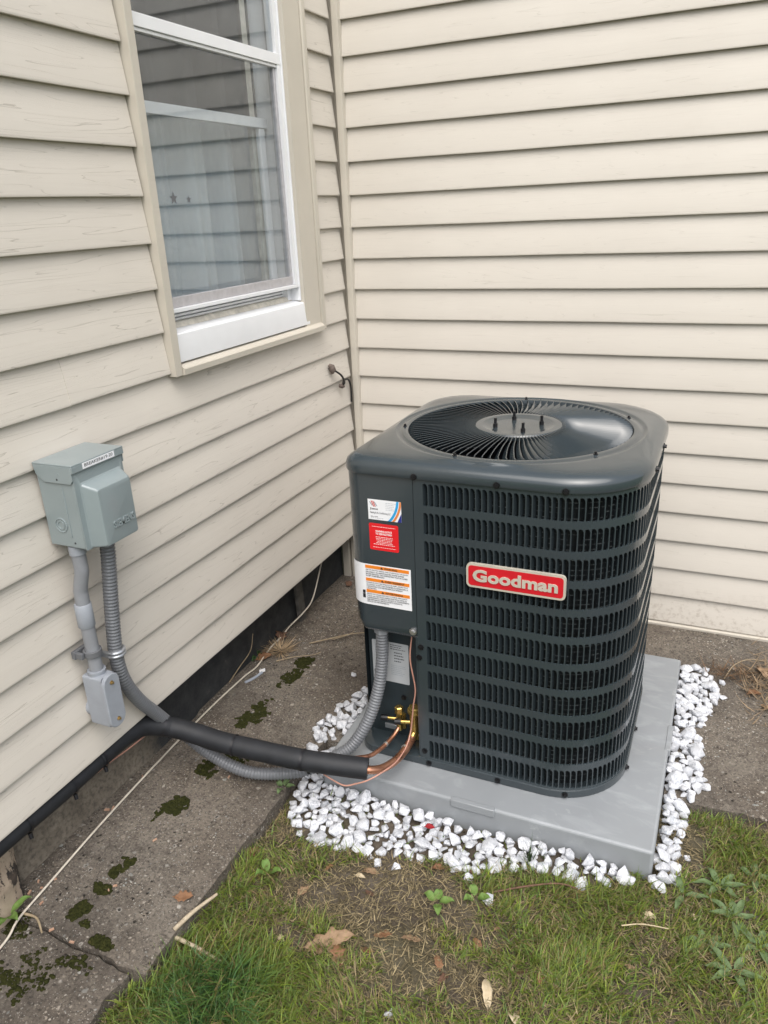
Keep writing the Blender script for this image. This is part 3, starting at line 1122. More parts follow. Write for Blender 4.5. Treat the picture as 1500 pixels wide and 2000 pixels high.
# fan well, fan and motor below the guard
mb = MB().loft([circ(RO - .02, ZTOP + .30), circ(RO - .05, ZTOP - .9), circ(RO - .05, ZTOP - 3.2)], False, True)
mb.build('fan_well', 'ac_black', ac, smooth=60)
mb = MB()
mb.cyl((CX, CY, ZTOP - 1.4), (CX, CY, ZTOP + .25), .62, 28)
mot = mb.build('fan_motor', 'ac_black', ac, smooth=40)
for k in range(3):
    a0 = k * 2 * math.pi / 3 + .5
    rings = []
    for i in range(9):
        r_ = .6 + (RO - .75) * i / 8
        ring = []
        for j in range(7):
            a = a0 + (j / 6 - .5) * (1.25 - .35 * i / 8) + .35 * i / 8
            z = ZTOP - .55 + (j / 6 - .5) * .75
            ring.append((CX + r_ * math.cos(a), CY + r_ * math.sin(a), z))
        rings.append(ring)
    fb = MB().loft(rings, closed=False)
    ob = fb.build('fan_blade', 'ac_black', ac, smooth=60)
    md = ob.modifiers.new('thickness', 'SOLIDIFY'); md.thickness = .002
# guard: swirling vanes between rim and hub plate
RH0 = 1.08
NV = 92
def vane_mesh():
    vs = []
    prof = []
    N = 12
    tilt = rad(25)
    for i in range(N + 1):
        t = i / N
        r_ = RH0 - .03 + (RO - RH0 + .0) * t
        # slight S sweep
        sw = -.05 * math.sin(math.pi * t) + .06 * max(0, (t - .88) / .12) ** 2
        wd = .05 + .062 * min(1, t * 1.3) * (1 - max(0, (t - .9) / .1) * .55)
        zc = ZTOP + .43 + .05 * (1 - t)
        ti = tilt * min(1, t * 4) * (1 - .7 * max(0, (t - .9) / .1))
        dz, dy = wd * math.cos(ti), wd * math.sin(ti)
        th = .008
        for (sgn, h) in ((1, th), (-1, th), (-1, -th), (1, -th)):
            y = sw + sgn * dy * .9 + h * math.cos(ti)
            z = zc - dz * (1 - sgn) / 2 - .0 + h * math.sin(ti) * -1
            vs.append((r_, y, z - ZTOP))
    fs = []
    for i in range(N):
        b0 = i * 4
        for j in range(4):
            k = (j + 1) % 4
            fs.append((b0 + j, b0 + k, b0 + 4 + k, b0 + 4 + j))
    fs.append((3, 2, 1, 0)); fs.append((N * 4, N * 4 + 1, N * 4 + 2, N * 4 + 3))
    me = bpy.data.meshes.new('guard_vane')
    me.from_pydata([Vector(v) * P for v in vs], [], fs)
    bm = bmesh.new(); bm.from_mesh(me); bmesh.ops.recalc_face_normals(bm, faces=bm.faces); bm.to_mesh(me); bm.free()
    me.materials.append(MT['ac'])
    me.polygons.foreach_set('use_smooth', [True] * len(me.polygons))
    me.set_sharp_from_angle(angle=rad(45))
    return me
vme = vane_mesh()
hub = MB()
def hub_ring(r_, z):
    return [(CX + r_ * math.cos(2 * math.pi * i / 64), CY + r_ * math.sin(2 * math.pi * i / 64), z) for i in range(64)]
hub.loft([hub_ring(RH0 + .0, ZTOP + .36), hub_ring(RH0 + .01, ZTOP + .45), hub_ring(RH0 - .02, ZTOP + .485), hub_ring(RH0 - .16, ZTOP + .495), hub_ring(RH0 - .20, ZTOP + .49), hub_ring(RH0 - .36, ZTOP + .44), hub_ring(RH0 - .40, ZTOP + .437), hub_ring(.05, ZTOP + .437)], True, True)
hubo = hub.build('hub_plate', 'ac', ac, smooth=40)
for i in range(NV):
    o = bpy.data.objects.new('guard_vane', vme)
    col.objects.link(o)
    o.parent = ac
    o.location = W(CX, CY, ZTOP) - acb
    o.rotation_euler = (0, 0, 2 * math.pi * i / NV)
for k in range(4):
    a = rad(25) + k * math.pi / 2
    bx, by = CX + .58 * math.cos(a), CY + .58 * math.sin(a)
    mb = MB()
    mb.cyl((bx, by, ZTOP + .43), (bx, by, ZTOP + .53), .06, 6)
    mb.cyl((bx, by, ZTOP + .53), (bx, by, ZTOP + .67), .036, 10)
    mb.build('motor_bolt', 'screw_black', hubo, smooth=40)
# screws
def screw(pos, nrm, r_=.045, mat='screw_black', parent=None, name='screw'):
    p, n = Vector(pos), Vector(nrm).normalized()
    mb = MB()
    mb.tube([p - n * .02, p + n * .018, p + n * .02], [r_ * 1.7, r_ * 1.7, r_ * 1.2], 12)
    mb.tube([p + n * .0, p + n * .065], [r_, r_], 6)
    return mb.build(name, mat, parent, smooth=40)
for a in (.05, 1.95, 3.4, 6.1, 7.9, 10.0):
    p, n, t = smooth_at(a)
    screw((p.x + n.x * .06, p.y + n.y * .06, ZTOP + .055), (n.x, n.y, 0), parent=ac)
for a in (.22, 2.05, 3.7, 5.75, 7.4):
    p, n, t = smooth_at(a)
    screw((p.x + n.x * .03, p.y + n.y * .03, ZB + .12), (n.x, n.y, 0), parent=ac)
for (x, z) in ((6.25, -15.45), (6.27, -18.55), (6.20, -15.75)):
    screw((x, AY0, z), (0, -1, 0), parent=ac)
screw((5.45, -9.0, -17.55), (0, -1, 0), parent=ac)
screw((6.06, AY0 - .012, -15.05), (0, -1, 0), .055, 'screw_zinc', ac)
for a in (195, 255, 320, 30, 100):
    a = rad(a)
    screw((CX + (RO + .10) * math.cos(a), CY + (RO + .10) * math.sin(a), ZTOP + .43), (0, 0, 1), .03, parent=ac)

# ---- labels on the control cover (front plane)
FY = AY0 + .012
def plate(name, mat, parent, x0, x1, z0, z1, y, th=.004, r_=.0):
    if not r_:
        mb = MB().box(x0, x1, y - th, y, z0, z1)
    else:
        pts = []
        for cx, cz, a0 in ((x1 - r_, z0 + r_, -90), (x1 - r_, z1 - r_, 0), (x0 + r_, z1 - r_, 90), (x0 + r_, z0 + r_, 180)):
            for i in range(6):
                a = rad(a0 + 18 * i)
                pts.append((cx + r_ * math.cos(a), cz + r_ * math.sin(a)))
        mb = MB().loft([[(x, y, z) for x, z in pts], [(x, y - th, z) for x, z in pts]], True, True)
    return mb.build(name, mat, parent)
RV, UV = (1, 0, 0), (0, 0, 1)
# business card
card = plate('business_card', 'paper', ac, 5.02, 5.86, -12.22, -11.715, FY)
yk = FY - .0045
def arc_stripe(name, mat, r0_, r1_, cx, cz, a0, a1, clip):
    pts0, pts1 = [], []
    for i in range(15):
        a = rad(a0 + (a1 - a0) * i / 14)
        for r_, lst in ((r0_, pts0), (r1_, pts1)):
            x, z = cx + r_ * math.cos(a), cz + r_ * math.sin(a)
            lst.append((min(max(x, clip[0]), clip[1]), yk - .0015, min(max(z, clip[2]), clip[3])))
    return MB().loft([pts0, pts1], closed=False).build(name, mat, card)
clip = (5.02, 5.86, -12.22, -11.715)
arc_stripe('blue_stripe', 'cyan', .80, .86, 4.945, -11.66, -46, 2, clip)
arc_stripe('orange_stripe', 'orange2', .875, .93, 4.945, -11.66, -46, 2, clip)
MB().add([(5.86, yk - .001, -12.22), (5.86, yk - .001, -12.0), (5.755, yk - .001, -12.22)], [(0, 1, 2)]).build('navy_corner', 'navy', card)
for i, (dx, mt) in enumerate(((-.062, 'ink_grey'), (-.022, 'logo_red'), (.018, 'logo_red'), (.056, 'ink_grey'))):
    hh = .075 * math.sqrt(max(.02, 1 - (dx / .08) ** 2))
    MB().add([(5.16 + dx - .012 - .03, yk, -11.825 + hh), (5.16 + dx + .014 - .03, yk, -11.825 + hh), (5.16 + dx + .016 + .03, yk, -11.825 - hh), (5.16 + dx - .010 + .03, yk, -11.825 - hh)], [(0, 1, 2, 3)]).build('logo_stripe', mt, card)
text('lettering', 'JLemos', (5.07, yk, -11.985), RV, UV, .20, .065, 'ink', card, bold=.02)
text('lettering', 'Heating & Air Conditioning LLC', (5.07, yk, -12.08), RV, UV, .52, .065, 'ink', card)
def lines(name, mat, parent, x0, x1, z, n, dz, h, y, seed=0, jag=.3, center=False):
    rr = random.Random(seed)
    mb = MB()
    for i in range(n):
        w = (x1 - x0) * (1 - jag * rr.random())
        xa = (x0 + x1 - w) / 2 if center else x0
        x = xa
        while x < xa + w:
            ww = rr.uniform(.02, .06)
            mb.add([(x, y, z - i * dz), (min(x + ww, xa + w), y, z - i * dz), (min(x + ww, xa + w), y, z - i * dz - h), (x, y, z - i * dz - h)], [(0, 1, 2, 3)])
            x += ww + .012
    return mb.build(name, mat, parent)
lines('small_print', 'ink_grey', card, 5.47, 5.74, -11.775, 5, .042, .010, yk, 1)
lines('small_print', 'ink', card, 5.08, 5.26, -12.135, 1, .04, .016, yk, 2, 0)
lines('small_print', 'ink_grey', card, 5.08, 5.40, -12.172, 1, .04, .010, yk, 3, 0)
# red notice
redl = plate('red_notice', 'label_red', ac, 5.02, 5.765, -13.00, -12.315, FY, .004, .04)
text('lettering', 'WARNING NOTICE', (5.39, yk, -12.535), RV, UV, .42, .05, 'ink_white', redl, bold=.03, align='CENTER')
text('lettering', 'TO SERVICE MAN', (5.39, yk, -12.60), RV, UV, .42, .05, 'ink_white', redl, bold=.03, align='CENTER')
lines('small_print', 'ink_white', redl, 5.10, 5.69, -12.39, 1, .04, .012, yk, 4, 0)
lines('small_print', 'ink_white', redl, 5.12, 5.68, -12.65, 6, .038, .013, yk, 5, .35, True)
lines('small_print', 'ink_white', redl, 5.10, 5.69, -12.92, 1, .04, .010, yk, 6, 0)
# warning label, wraps round the rounded corner
mb = MB()
wx0, wx1, wz0, wz1 = 4.45, 6.045, -14.50, -13.40
rings = []
fr = [(x, FY - .005) for x in np.linspace(wx1, AX0 + .48, 6)]
for i in range(1, 8):
    a = 1.5 * math.pi - (i / 7) * rad(58)
    fr.append((AX0 + .48 + (.48 - .007) * math.cos(a), AY0 + .48 + (.48 - .007) * math.sin(a)))
mb.loft([[(x, y, wz1) for x, y in fr], [(x, y, wz0) for x, y in fr]], closed=False)
warn = mb.build('warning_label', 'paper', ac)
yw = FY - .0095
for i, (zt, word) in enumerate(((-13.43, 'WARNING'), (-13.775, 'AVERTISSEMENT'), (-14.085, 'ADVERTENCIA'))):
    MB().box(4.86, 6.0, yw, yw + .003, zt - .085, zt).build('orange_band', 'orange', warn)
    MB().add([(5.255, yw - .002, zt - .07), (5.335, yw - .002, zt - .07), (5.295, yw - .002, zt - .012)], [(0, 1, 2)]).build('hazard_triangle', 'ink', warn)
    text('lettering', word, (5.36, yw - .001, zt - .068), RV, UV, None, .052, 'ink', warn, bold=.02)
T3 = (('RISK OF ELECTRIC SHOCK, CAN CAUSE INJURY OR DEATH:', 'DISCONNECT ALL REMOTE ELECTRIC POWER SUPPLIES', 'BEFORE SERVICING. THIS COMPARTMENT MUST BE CLOSED', 'EXCEPT WHEN SERVICING.'),
      ('DANGER DE CHOC ELECTRIQUE OU DE MORT. COUPEZ TOUT', 'LE COURANT AVANT TOUT ENTRETIEN OU REPARATION. LE', 'COMPARTIMENT DOIT RESTER FERME SAUF PENDANT', "L'ENTRETIEN."),
      ('PELIGRO DE CHOQUE ELECTRICO O MUERTE. DESCONECTE', 'TODAS LAS FUENTES DE ENERGIA ELECTRICA ANTES DE', 'MANTENIMIENTO O SERVICIO TECNICO. EL COMPARTIMENTO', 'DEBE PERMANECER CERRADO EXCEPTO DURANTE EL', 'SERVICIO DE MANTENIMIENTO.'))
for zt, ls in zip((-13.575, -13.915, -14.225), T3):
    for i, s in enumerate(ls):
        text('lettering', s, (4.87, yw - .001, zt - i * .052), RV, UV, .0222 * len(s), .034, 'ink', warn)
mb = MB()
for (z0_, z1_) in ((-14.33, -14.22), (-14.21, -14.12)):
    mb.box(4.76, 4.83, yw, yw + .002, z0_, z1_)
mb.build('hand_pictogram', 'ink', warn)
# rating plate in the recess
rp = plate('rating_plate', 'paper_grey', ac, 4.60, 5.63, -17.13, -15.92, -9.001, .004, .03)
yr = -9.007
lines('small_print', 'ink', rp, 5.12, 5.55, -15.98, 3, .06, .022, yr, 11, .5)
lines('small_print', 'ink', rp, 5.22, 5.52, -16.20, 4, .085, .03, yr, 12, .5)
lines('small_print', 'ink_grey', rp, 5.12, 5.56, -16.60, 6, .055, .014, yr, 13, .4)
lines('small_print', 'ink_grey', rp, 4.68, 4.90, -16.02, 6, .05, .018, yr, 14, .2)
plate('black_mark', 'ink', rp, 4.63, 4.82, -17.02, -16.82, yr + .002, .003, .03)
mb = MB()
mb.tube([(4.76 + .065 * math.cos(a), yr, -16.5 + .065 * math.sin(a)) for a in np.linspace(0, 2 * math.pi, 20)], .008, 4)
mb.build('approval_mark', 'ink', rp)

# ---- badge
bx0, bx1, bz0, bz1 = 7.44, 9.68, -13.55, -12.955
bad = plate('badge', 'badge_silver', ac, bx0, bx1, bz0, bz1, AY0 - .0, .075, .11)
plate('red_field', 'red', bad, bx0 + .05, bx1 - .05, bz0 + .05, bz1 - .05, AY0 - .0745, .004, .075)
text('lettering', 'Goodman', (bx0 + .155, AY0 - .0775, bz0 + .165), RV, UV, 1.92, .30, 'badge_silver', bad, extrude=.02, bold=.035)

# ---- service valves
def hexprism(mb, a, b, r_):
    mb.tube([a, b], [r_, r_], 6)
sv = MB()
sv.tube([(5.86, -9.32, -18.35), (5.86, -9.32, -17.72)], [.13, .12], 14)
sv.tube([(5.86, -9.32, -17.74), (5.86, -9.32, -17.70), (5.86, -9.32, -17.56), (5.86, -9.32, -17.53)], [.15, .17, .17, .15], 6)
sv.tube([(5.86, -9.32, -18.02), (5.50, -9.42, -18.02)], [.055, .05], 10)
sv.tube([(5.86, -9.32, -18.1), (5.86, -8.95, -18.15)], [.10, .10], 12)
sv.tube([(5.86, -9.32, -18.3), (5.84, -9.5, -18.42)], [.12, .115], 14)
sv.box(5.80, 6.05, -9.1, -9.0, -18.75, -18.1)
svo = sv.build('service_valve', 'brass', ac, smooth=35)
MB().tube([(5.52, -9.415, -18.02), (5.36, -9.46, -18.02)], [.085, .085], 12).build('valve_cap', 'screw_black', svo, smooth=40)
sv = MB()
sv.tube([(5.40, -9.25, -18.4), (5.40, -9.25, -17.86)], [.085, .08], 12)
sv.tube([(5.40, -9.25, -17.88), (5.40, -9.25, -17.70), (5.40, -9.25, -17.68)], [.115, .115, .09], 6)
sv.tube([(5.40, -9.25, -18.08), (5.08, -9.33, -18.06)], [.045, .04], 10)
sv.tube([(5.40, -9.25, -18.1), (5.40, -8.95, -18.1)], [.07, .07], 12)
sv.box(5.30, 5.50, -9.08, -9.0, -18.5, -18.05)
svo2 = sv.build('service_valve', 'brass', ac, smooth=35)
MB().tube([(5.10, -9.325, -18.06), (4.93, -9.37, -18.05)], [.085, .085], 12).build('valve_cap', 'screw_black', svo2, smooth=40)
MB().box(4.88, 5.25, -9.06, -9.0, -18.62, -18.48).build('valve_bracket', 'zinc', ac, bevel=.01)

# ================================================================== refrigerant lines
ls_ = tag(empty('line_set', 2.5, -11.7, -18.4), 'black foam insulated pipes running from under the siding to the air conditioner', 'pipe')
foam_path = spline([(-.30, -34, -17.27), (-.30, -24, -17.27), (-.30, -19, -17.26), (-.28, -16.9, -17.24), (-.27, -15.4, -17.27), (-.26, -14.2, -17.26), (-.24, -13.3, -17.24), (-.10, -12.65, -17.32), (.35, -12.2, -17.58),
                    (.95, -12.0, -17.78), (1.6, -11.9, -17.92), (2.6, -11.72, -18.04), (3.7, -11.56, -18.12), (4.6, -11.34, -18.19), (5.33, -11.12, -18.27)], .08)
def cut(pathpts, i0, i1, r_, name, rr=None):
    seg = pathpts[i0:i1]
    rl = []
    for i, q in enumerate(seg):
        e = min(i, len(seg) - 1 - i)
        rl.append(r_ * (1 + .035 * mnoise.noise(q * 1.1) + (0 if e > 0 else -.04)))
    return MB().tube(seg, rl, 20).build(name, 'foam', ls_, smooth=50)
n = len(foam_path)
def near(x, y):
    return min(range(n), key=lambda i: (foam_path[i].x - x) ** 2 + (foam_path[i].y - y) ** 2)
cuts = [0, near(-.26, -14.2), near(.28, -12.25), near(1.95, -11.85), near(3.75, -11.55), n]
for i in range(len(cuts) - 1):
    cut(foam_path, max(0, cuts[i]), min(n, cuts[i + 1] + 1), .262 if i > 0 else .25, 'foam_sleeve')
def tie(i, stub=None):
    q = foam_path[i]
    t = (foam_path[min(i + 1, n - 1)] - foam_path[i - 1]).normalized()
    ref = Vector((0, 0, 1))
    a = t.cross(ref).normalized(); b = t.cross(a)
    ringp = [q + (a * math.cos(w) + b * math.sin(w)) * .268 for w in np.linspace(0, 2 * math.pi, 25)]
    mb = MB()
    for s0 in (0,):
        mb.loft([[p_ + t * d for p_ in ringp] for d in (-.03, .03)], closed=False)
        mb.loft([[q + (p_ - q) * 1.03 + t * d for p_ in ringp] for d in (-.03, .03)], closed=False)
    mb.tube([q + Vector((.12, 0, -.24)), q + Vector((.16, -.02, -.36))], [.05, .045], 8)
    mb.build('cable_tie', 'tie', ls_, smooth=60)
for (x, y) in ((.20, -12.3), (1.95, -11.85), (3.75, -11.55), (-.26, -14.1), (-.28, -15.05), (-.28, -16.3)):
    tie(near(x, y))
# copper
suction = spline([(4.9, -11.25, -18.24), (5.33, -11.12, -18.30), (5.56, -10.82, -18.43), (5.72, -10.38, -18.50), (5.80, -9.95, -18.50), (5.84, -9.6, -18.44), (5.85, -9.45, -18.38)], .05)
MB().tube(suction, .105, 16).build('suction_pipe', 'copper', ls_, smooth=60)
MB().tube([(5.79, -9.86, -18.50), (5.81, -9.80, -18.49)], [.118, .116], 16).build('solder_joint', 'solder', ls_, smooth=60)
liquid = spline([(4.3, -11.3, -18.2), (4.55, -11.0, -18.30), (4.85, -10.66, -18.42), (5.06, -10.38, -18.50), (5.20, -9.98, -18.52), (5.30, -9.6, -18.48), (5.37, -9.35, -18.38), (5.40, -9.25, -18.25)], .05)
MB().tube(liquid, .056, 12).build('liquid_pipe', 'copper', ls_, smooth=60)
MB().tube([(5.235, -9.86, -18.51), (5.25, -9.80, -18.505)], [.066, .066], 12).build('solder_joint', 'solder', ls_, smooth=60)
# thin control wire along the pipe
cw = spline([(5.90, -9.3, -15.2), (5.90, -9.42, -15.45), (5.88, -9.5, -16.0), (6.0, -9.52, -16.8), (5.95, -9.56, -17.3), (5.90, -9.56, -17.75), (5.86, -9.62, -18.15), (5.86, -9.92, -18.35), (5.83, -10.50, -18.38), (5.68, -11.0, -18.35), (5.42, -11.33, -18.42), (5.12, -11.42, -18.55), (4.85, -11.50, -18.62), (4.5, -11.48, -18.56), (4.2, -11.5, -18.4)], .05)
tag(MB().tube(cw, .020, 8).build('control_wire', 'copper_wire', smooth=60), 'thin copper brown wire hanging from the control cover along the copper pipe', 'wire')
cw2 = spline([(-.1, -12.7, -17.58), (-.2, -13.3, -17.62), (-.25, -14.0, -17.58), (-.28, -15.2, -17.55), (-.3, -16.5, -17.52), (-.3, -19, -17.52)], .08)
tag(MB().tube(cw2, .022, 8).build('control_wire', 'copper_wire', smooth=60), 'thin copper brown wire under the black foam along the foundation', 'wire')

# ================================================================== disconnect box on the left wall
db = tag(empty('disconnect_box', .1, -13.65, -11.6), 'grey steel electrical disconnect box mounted on the left siding', 'electrical box')
enc = MB().box(.02, .965, -14.33, -12.97, -11.585, -9.86).build('enclosure', 'box_grey', db, bevel=.03)
mb = MB()
mb.tube([(.42 + .150 * math.cos(a), -14.335, -11.11 + .145 * math.sin(a)) for a in np.linspace(0, 2 * math.pi, 28)], .014, 5)
mb.tube([(.42 + .085 * math.cos(a), -14.335, -11.11 + .085 * math.sin(a)) for a in np.linspace(0, 2 * math.pi, 22)], .012, 5)
mb.build('knockout', 'box_grey', enc, smooth=60)
MB().box(.62, .66, -14.345, -14.33, -11.35, -10.3).build('side_rib', 'box_grey', enc, bevel=.008)
MB().cyl((.70, -14.32, -11.47), (.70, -14.338, -11.47), .02, 8).build('rivet_hole', 'ink', enc)
# lid: top sheet, front lip, side tabs with cut corners
mb = MB()
mb.box(.01, 1.03, -14.37, -12.93, -9.835, -9.80)
mb.box(.99, 1.03, -14.37, -12.93, -9.965, -9.836)
for y0_, y1_ in ((-14.37, -14.345), (-12.955, -12.93)):
    pts = [(.01, -9.836), (.988, -9.836), (1.0, -10.11), (.93, -10.19), (.25, -10.19), (.06, -10.04)]
    mb.loft([[(x, y0_, z) for x, z in pts], [(x, y1_, z) for x, z in pts]], True, True)
lid = mb.build('lid', 'box_grey', db, bevel=.008)
MB().cyl((.60, -14.36, -10.11), (.60, -14.374, -10.11), .022, 8).build('rivet_hole', 'ink', lid)
MB().cyl((.66, -14.36, -10.0), (.66, -14.374, -10.0), .03, 10).build('dimple', 'box_grey', lid, smooth=40)
# deep drawn front cover
def rr_ring(y0_, y1_, z0_, z1_, x, r_):
    pts = []
    for cy, cz, a0 in ((y1_ - r_, z0_ + r_, -90), (y1_ - r_, z1_ - r_, 0), (y0_ + r_, z1_ - r_, 90), (y0_ + r_, z0_ + r_, 180)):
        for i in range(7):
            a = rad(a0 + 15 * i)
            pts.append((x, cy + r_ * math.cos(a), cz + r_ * math.sin(a)))
    return pts
mb = MB()
mb.loft([rr_ring(-14.335, -12.965, -11.60, -9.90, .96, .03), rr_ring(-14.335, -12.965, -11.60, -9.90, .985, .03), rr_ring(-14.22, -13.02, -11.60, -10.20, .99, .06), rr_ring(-14.19, -13.05, -11.60, -10.23, 1.01, .06),
         rr_ring(-14.10, -13.14, -11.585, -10.335, 1.26, .06), rr_ring(-14.075, -13.165, -11.57, -10.365, 1.295, .06), rr_ring(-14.03, -13.21, -11.53, -10.41, 1.305, .05)], True, True)
cov = mb.build('cover', 'box_grey', db, smooth=28)
text('lettering', 'SIEMENS', (1.300, -13.83, -11.27), (0, 1, 0), (0, 0, 1), .60, .155, 'box_grey', cov, extrude=.028, bold=.03)
MB().box(.60, 1.02, -13.45, -12.99, -11.68, -11.61).build('bottom_hinge', 'box_grey', db, bevel=.01)
lab = MB().box(1.030, 1.035, -14.08, -13.20, -9.945, -9.825).build('label_strip', 'paper', lid)
text('lettering', 'BREAKER#19-20', (1.0355, -14.03, -9.915), (0, 1, 0), (0, 0, 1), .78, .07, 'ink', lab)

# ---- rigid conduit and its fittings
rc = tag(empty('rigid_conduit', .4, -14.2, -15.9), 'grey plastic conduit with coupling and elbow fitting below the disconnect box', 'conduit')
pp = spline([(.50, -14.14, -11.62), (.50, -14.14, -12.05), (.49, -14.145, -12.25), (.38, -14.155, -12.62), (.36, -14.16, -12.9), (.34, -14.16, -14.8)], .06)
MB().tube(pp, .148, 18).build('pipe', 'pvc', rc, smooth=60)
MB().tube([(.50, -14.14, -11.60), (.50, -14.14, -11.80)], [.172, .172], 18).build('collar', 'pvc_light', rc, smooth=50)
MB().tube([(.34, -14.16, -12.98), (.34, -14.16, -13.0), (.34, -14.16, -13.52), (.34, -14.16, -13.54)], [.165, .18, .18, .165], 20).build('coupling', 'pvc_light', rc, smooth=50)
mb = MB()
rings = []
for x, sh in ((.10, .0), (.16, .02), (.62, .02)):
    rings.append(rr_ring(-14.37, -13.96, -15.98, -14.72, x, .05))
mb.loft(rings, True, True)
mb.tube([(.34, -14.16, -14.62), (.34, -14.16, -14.86)], [.185, .19], 18)
mb.tube([(.34, -14.16, -14.615), (.34, -14.16, -14.66)], [.20, .20], 18)
mb.tube([(.12, -14.16, -15.68), (-.12, -14.16, -15.68)], [.19, .19], 18)
lb = mb.build('elbow_fitting', 'pvc_light', rc, smooth=45)
MB().loft([rr_ring(-14.345, -13.985, -15.96, -14.74, .615, .17), rr_ring(-14.345, -13.985, -15.96, -14.74, .64, .17), rr_ring(-14.405, -13.925, -16.02, -14.68, .641, .22), rr_ring(-14.405, -13.925, -16.02, -14.68, .70, .22), rr_ring(-14.385, -13.945, -16.0, -14.70, .718, .21)], True, True).build('cover_plate', 'pvc_light', lb, smooth=25)
for z in (-14.88, -15.82):
    screw((.715, -14.17, z), (1, 0, 0), .028, 'screw_brass', lb)
mb = MB()
mb.box(.02, .12, -14.46, -13.97, -14.27, -14.09)
mb.loft([[(.34 + r_ * math.cos(a), -14.16 + r_ * math.sin(a), z) for a in np.linspace(0, 2 * math.pi, 24, endpoint=False)] for r_, z in ((.15, -14.25), (.20, -14.25), (.20, -14.11), (.15, -14.11))])
mb.box(.02, .30, -14.44, -14.36, -14.25, -14.11)
tag(mb.build('conduit_clip', 'clip', bevel=.01), 'dark grey plastic clip holding the rigid conduit to the siding', 'clip')

# ---- ribbed flexible conduit
fpts = [(.55, -13.36, -11.60), (.52, -13.38, -12.2), (.44, -13.46, -13.2), (.36, -13.52, -14.2), (.32, -13.52, -14.8), (.30, -13.40, -15.45), (.27, -13.05, -16.2), (.20, -12.5, -17.0), (.12, -11.95, -17.8), (.30, -11.72, -18.2),
        (.85, -11.70, -18.55), (1.6, -11.72, -18.78), (2.25, -11.62, -18.92), (3.05, -11.32, -18.93), (3.58, -11.03, -18.86), (4.0, -10.6, -18.74), (4.42, -10.18, -18.52), (4.78, -9.86, -17.85), (4.98, -9.6, -17.08), (5.06, -9.42, -16.25), (5.08, -9.36, -15.3)]
fp = spline(fpts, .0205)
rl = [.152 + .013 * (1 if (i % 4) in (0, 1) else -.6) for i in range(len(fp))]
fx = MB().tube(fp, rl, 14).build('flexible_conduit', 'flex', smooth=70)
tag(fx, 'ribbed grey flexible conduit looping from the disconnect box to the air conditioner', 'conduit')
MB().tube([(5.08, -9.36, -15.42), (5.08, -9.36, -15.27)], [.20, .21], 6).build('end_fitting', 'pvc', fx, smooth=40)
MB().tube([(.55, -13.36, -11.72), (.55, -13.36, -11.58)], [.19, .19], 16).build('end_fitting', 'pvc', fx, smooth=40)
mb = MB()
zc = -14.55
for dz in (-.045, .045):
    ra = [(.335 + .185 * math.cos(a), -13.52 + .185 * math.sin(a), zc + dz) for a in np.linspace(-1.9, 1.9, 18)]
    mb.tube(ra, .045, 6)
mb.box(.02, .09, -13.98, -13.72, zc - .09, zc + .09)
mb.box(.06, .30, -13.74, -13.66, zc - .07, zc + .07)
st = mb.build('conduit_strap', 'zinc', bevel=.01)
tag(st, 'one hole zinc strap fixing the ribbed conduit to the siding', 'strap')
screw((.09, -13.88, zc), (1, 0, 0), .04, 'screw_zinc', st)

# ================================================================== white wire on the walk
wp = spline([(-.55, -2.2, -17.2), (-.56, -2.45, -17.6), (-.45, -3.4, -18.45), (-.55, -4.0, -18.75), (-.75, -4.55, -18.98), (-.72, -5.4, -19.05), (-.72, -6.0, -19.07), (-.55, -7.1, -19.08), (-.62, -7.8, -19.08), (-.66, -9.7, -19.09), (-.55, -12.2, -19.09), (-.40, -14.3, -19.09), (-.22, -16.1, -19.1), (-.12, -17.1, -19.12), (.02, -17.75, -19.2), (.1, -20, -19.22)], .12)
tag(MB().tube(wp, .026, 8).build('white_wire', 'wire_white', smooth=60), 'thin off white wire lying along the concrete walk and up behind the siding', 'wire')

# ================================================================== white stones round the pad
def stone_mesh(seed):
    rr = random.Random(seed)
    bm = bmesh.new()
    sx, sy, sz = rr.uniform(.85, 1.25), rr.uniform(.7, 1.0), rr.uniform(.55, .8)
    for i in range(15):
        v = Vector((rr.gauss(0, 1), rr.gauss(0, 1), rr.gauss(0, 1))).normalized() * rr.uniform(.82, 1.05)
        bm.verts.new((v.x * sx, v.y * sy, v.z * sz))
    g = bmesh.ops.convex_hull(bm, input=bm.verts)
    dead = [e for e in g['geom_interior'] if isinstance(e, bmesh.types.BMVert)]
    bmesh.ops.delete(bm, geom=dead, context='VERTS')
    bmesh.ops.bevel(bm, geom=bm.edges[:], offset=.085, segments=2, profile=.6, affect='EDGES', clamp_overlap=True)
    me = bpy.data.meshes.new('white_stone')
    bm.to_mesh(me); bm.free()
    me.materials.append(MT['stone'])
    me.polygons.foreach_set('use_smooth', [True] * len(me.polygons))
    me.set_sharp_from_angle(angle=rad(38))
    return me
SM = [stone_mesh(i) for i in range(14)]
def inpoly(x, y, poly):
    c = False
    j = len(poly) - 1
    for i in range(len(poly)):
        xi, yi = poly[i]; xj, yj = poly[j]
        if (yi > y) != (yj > y) and x < (xj - xi) * (y - yi) / (yj - yi) + xi:
            c = not c
        j = i
    return c
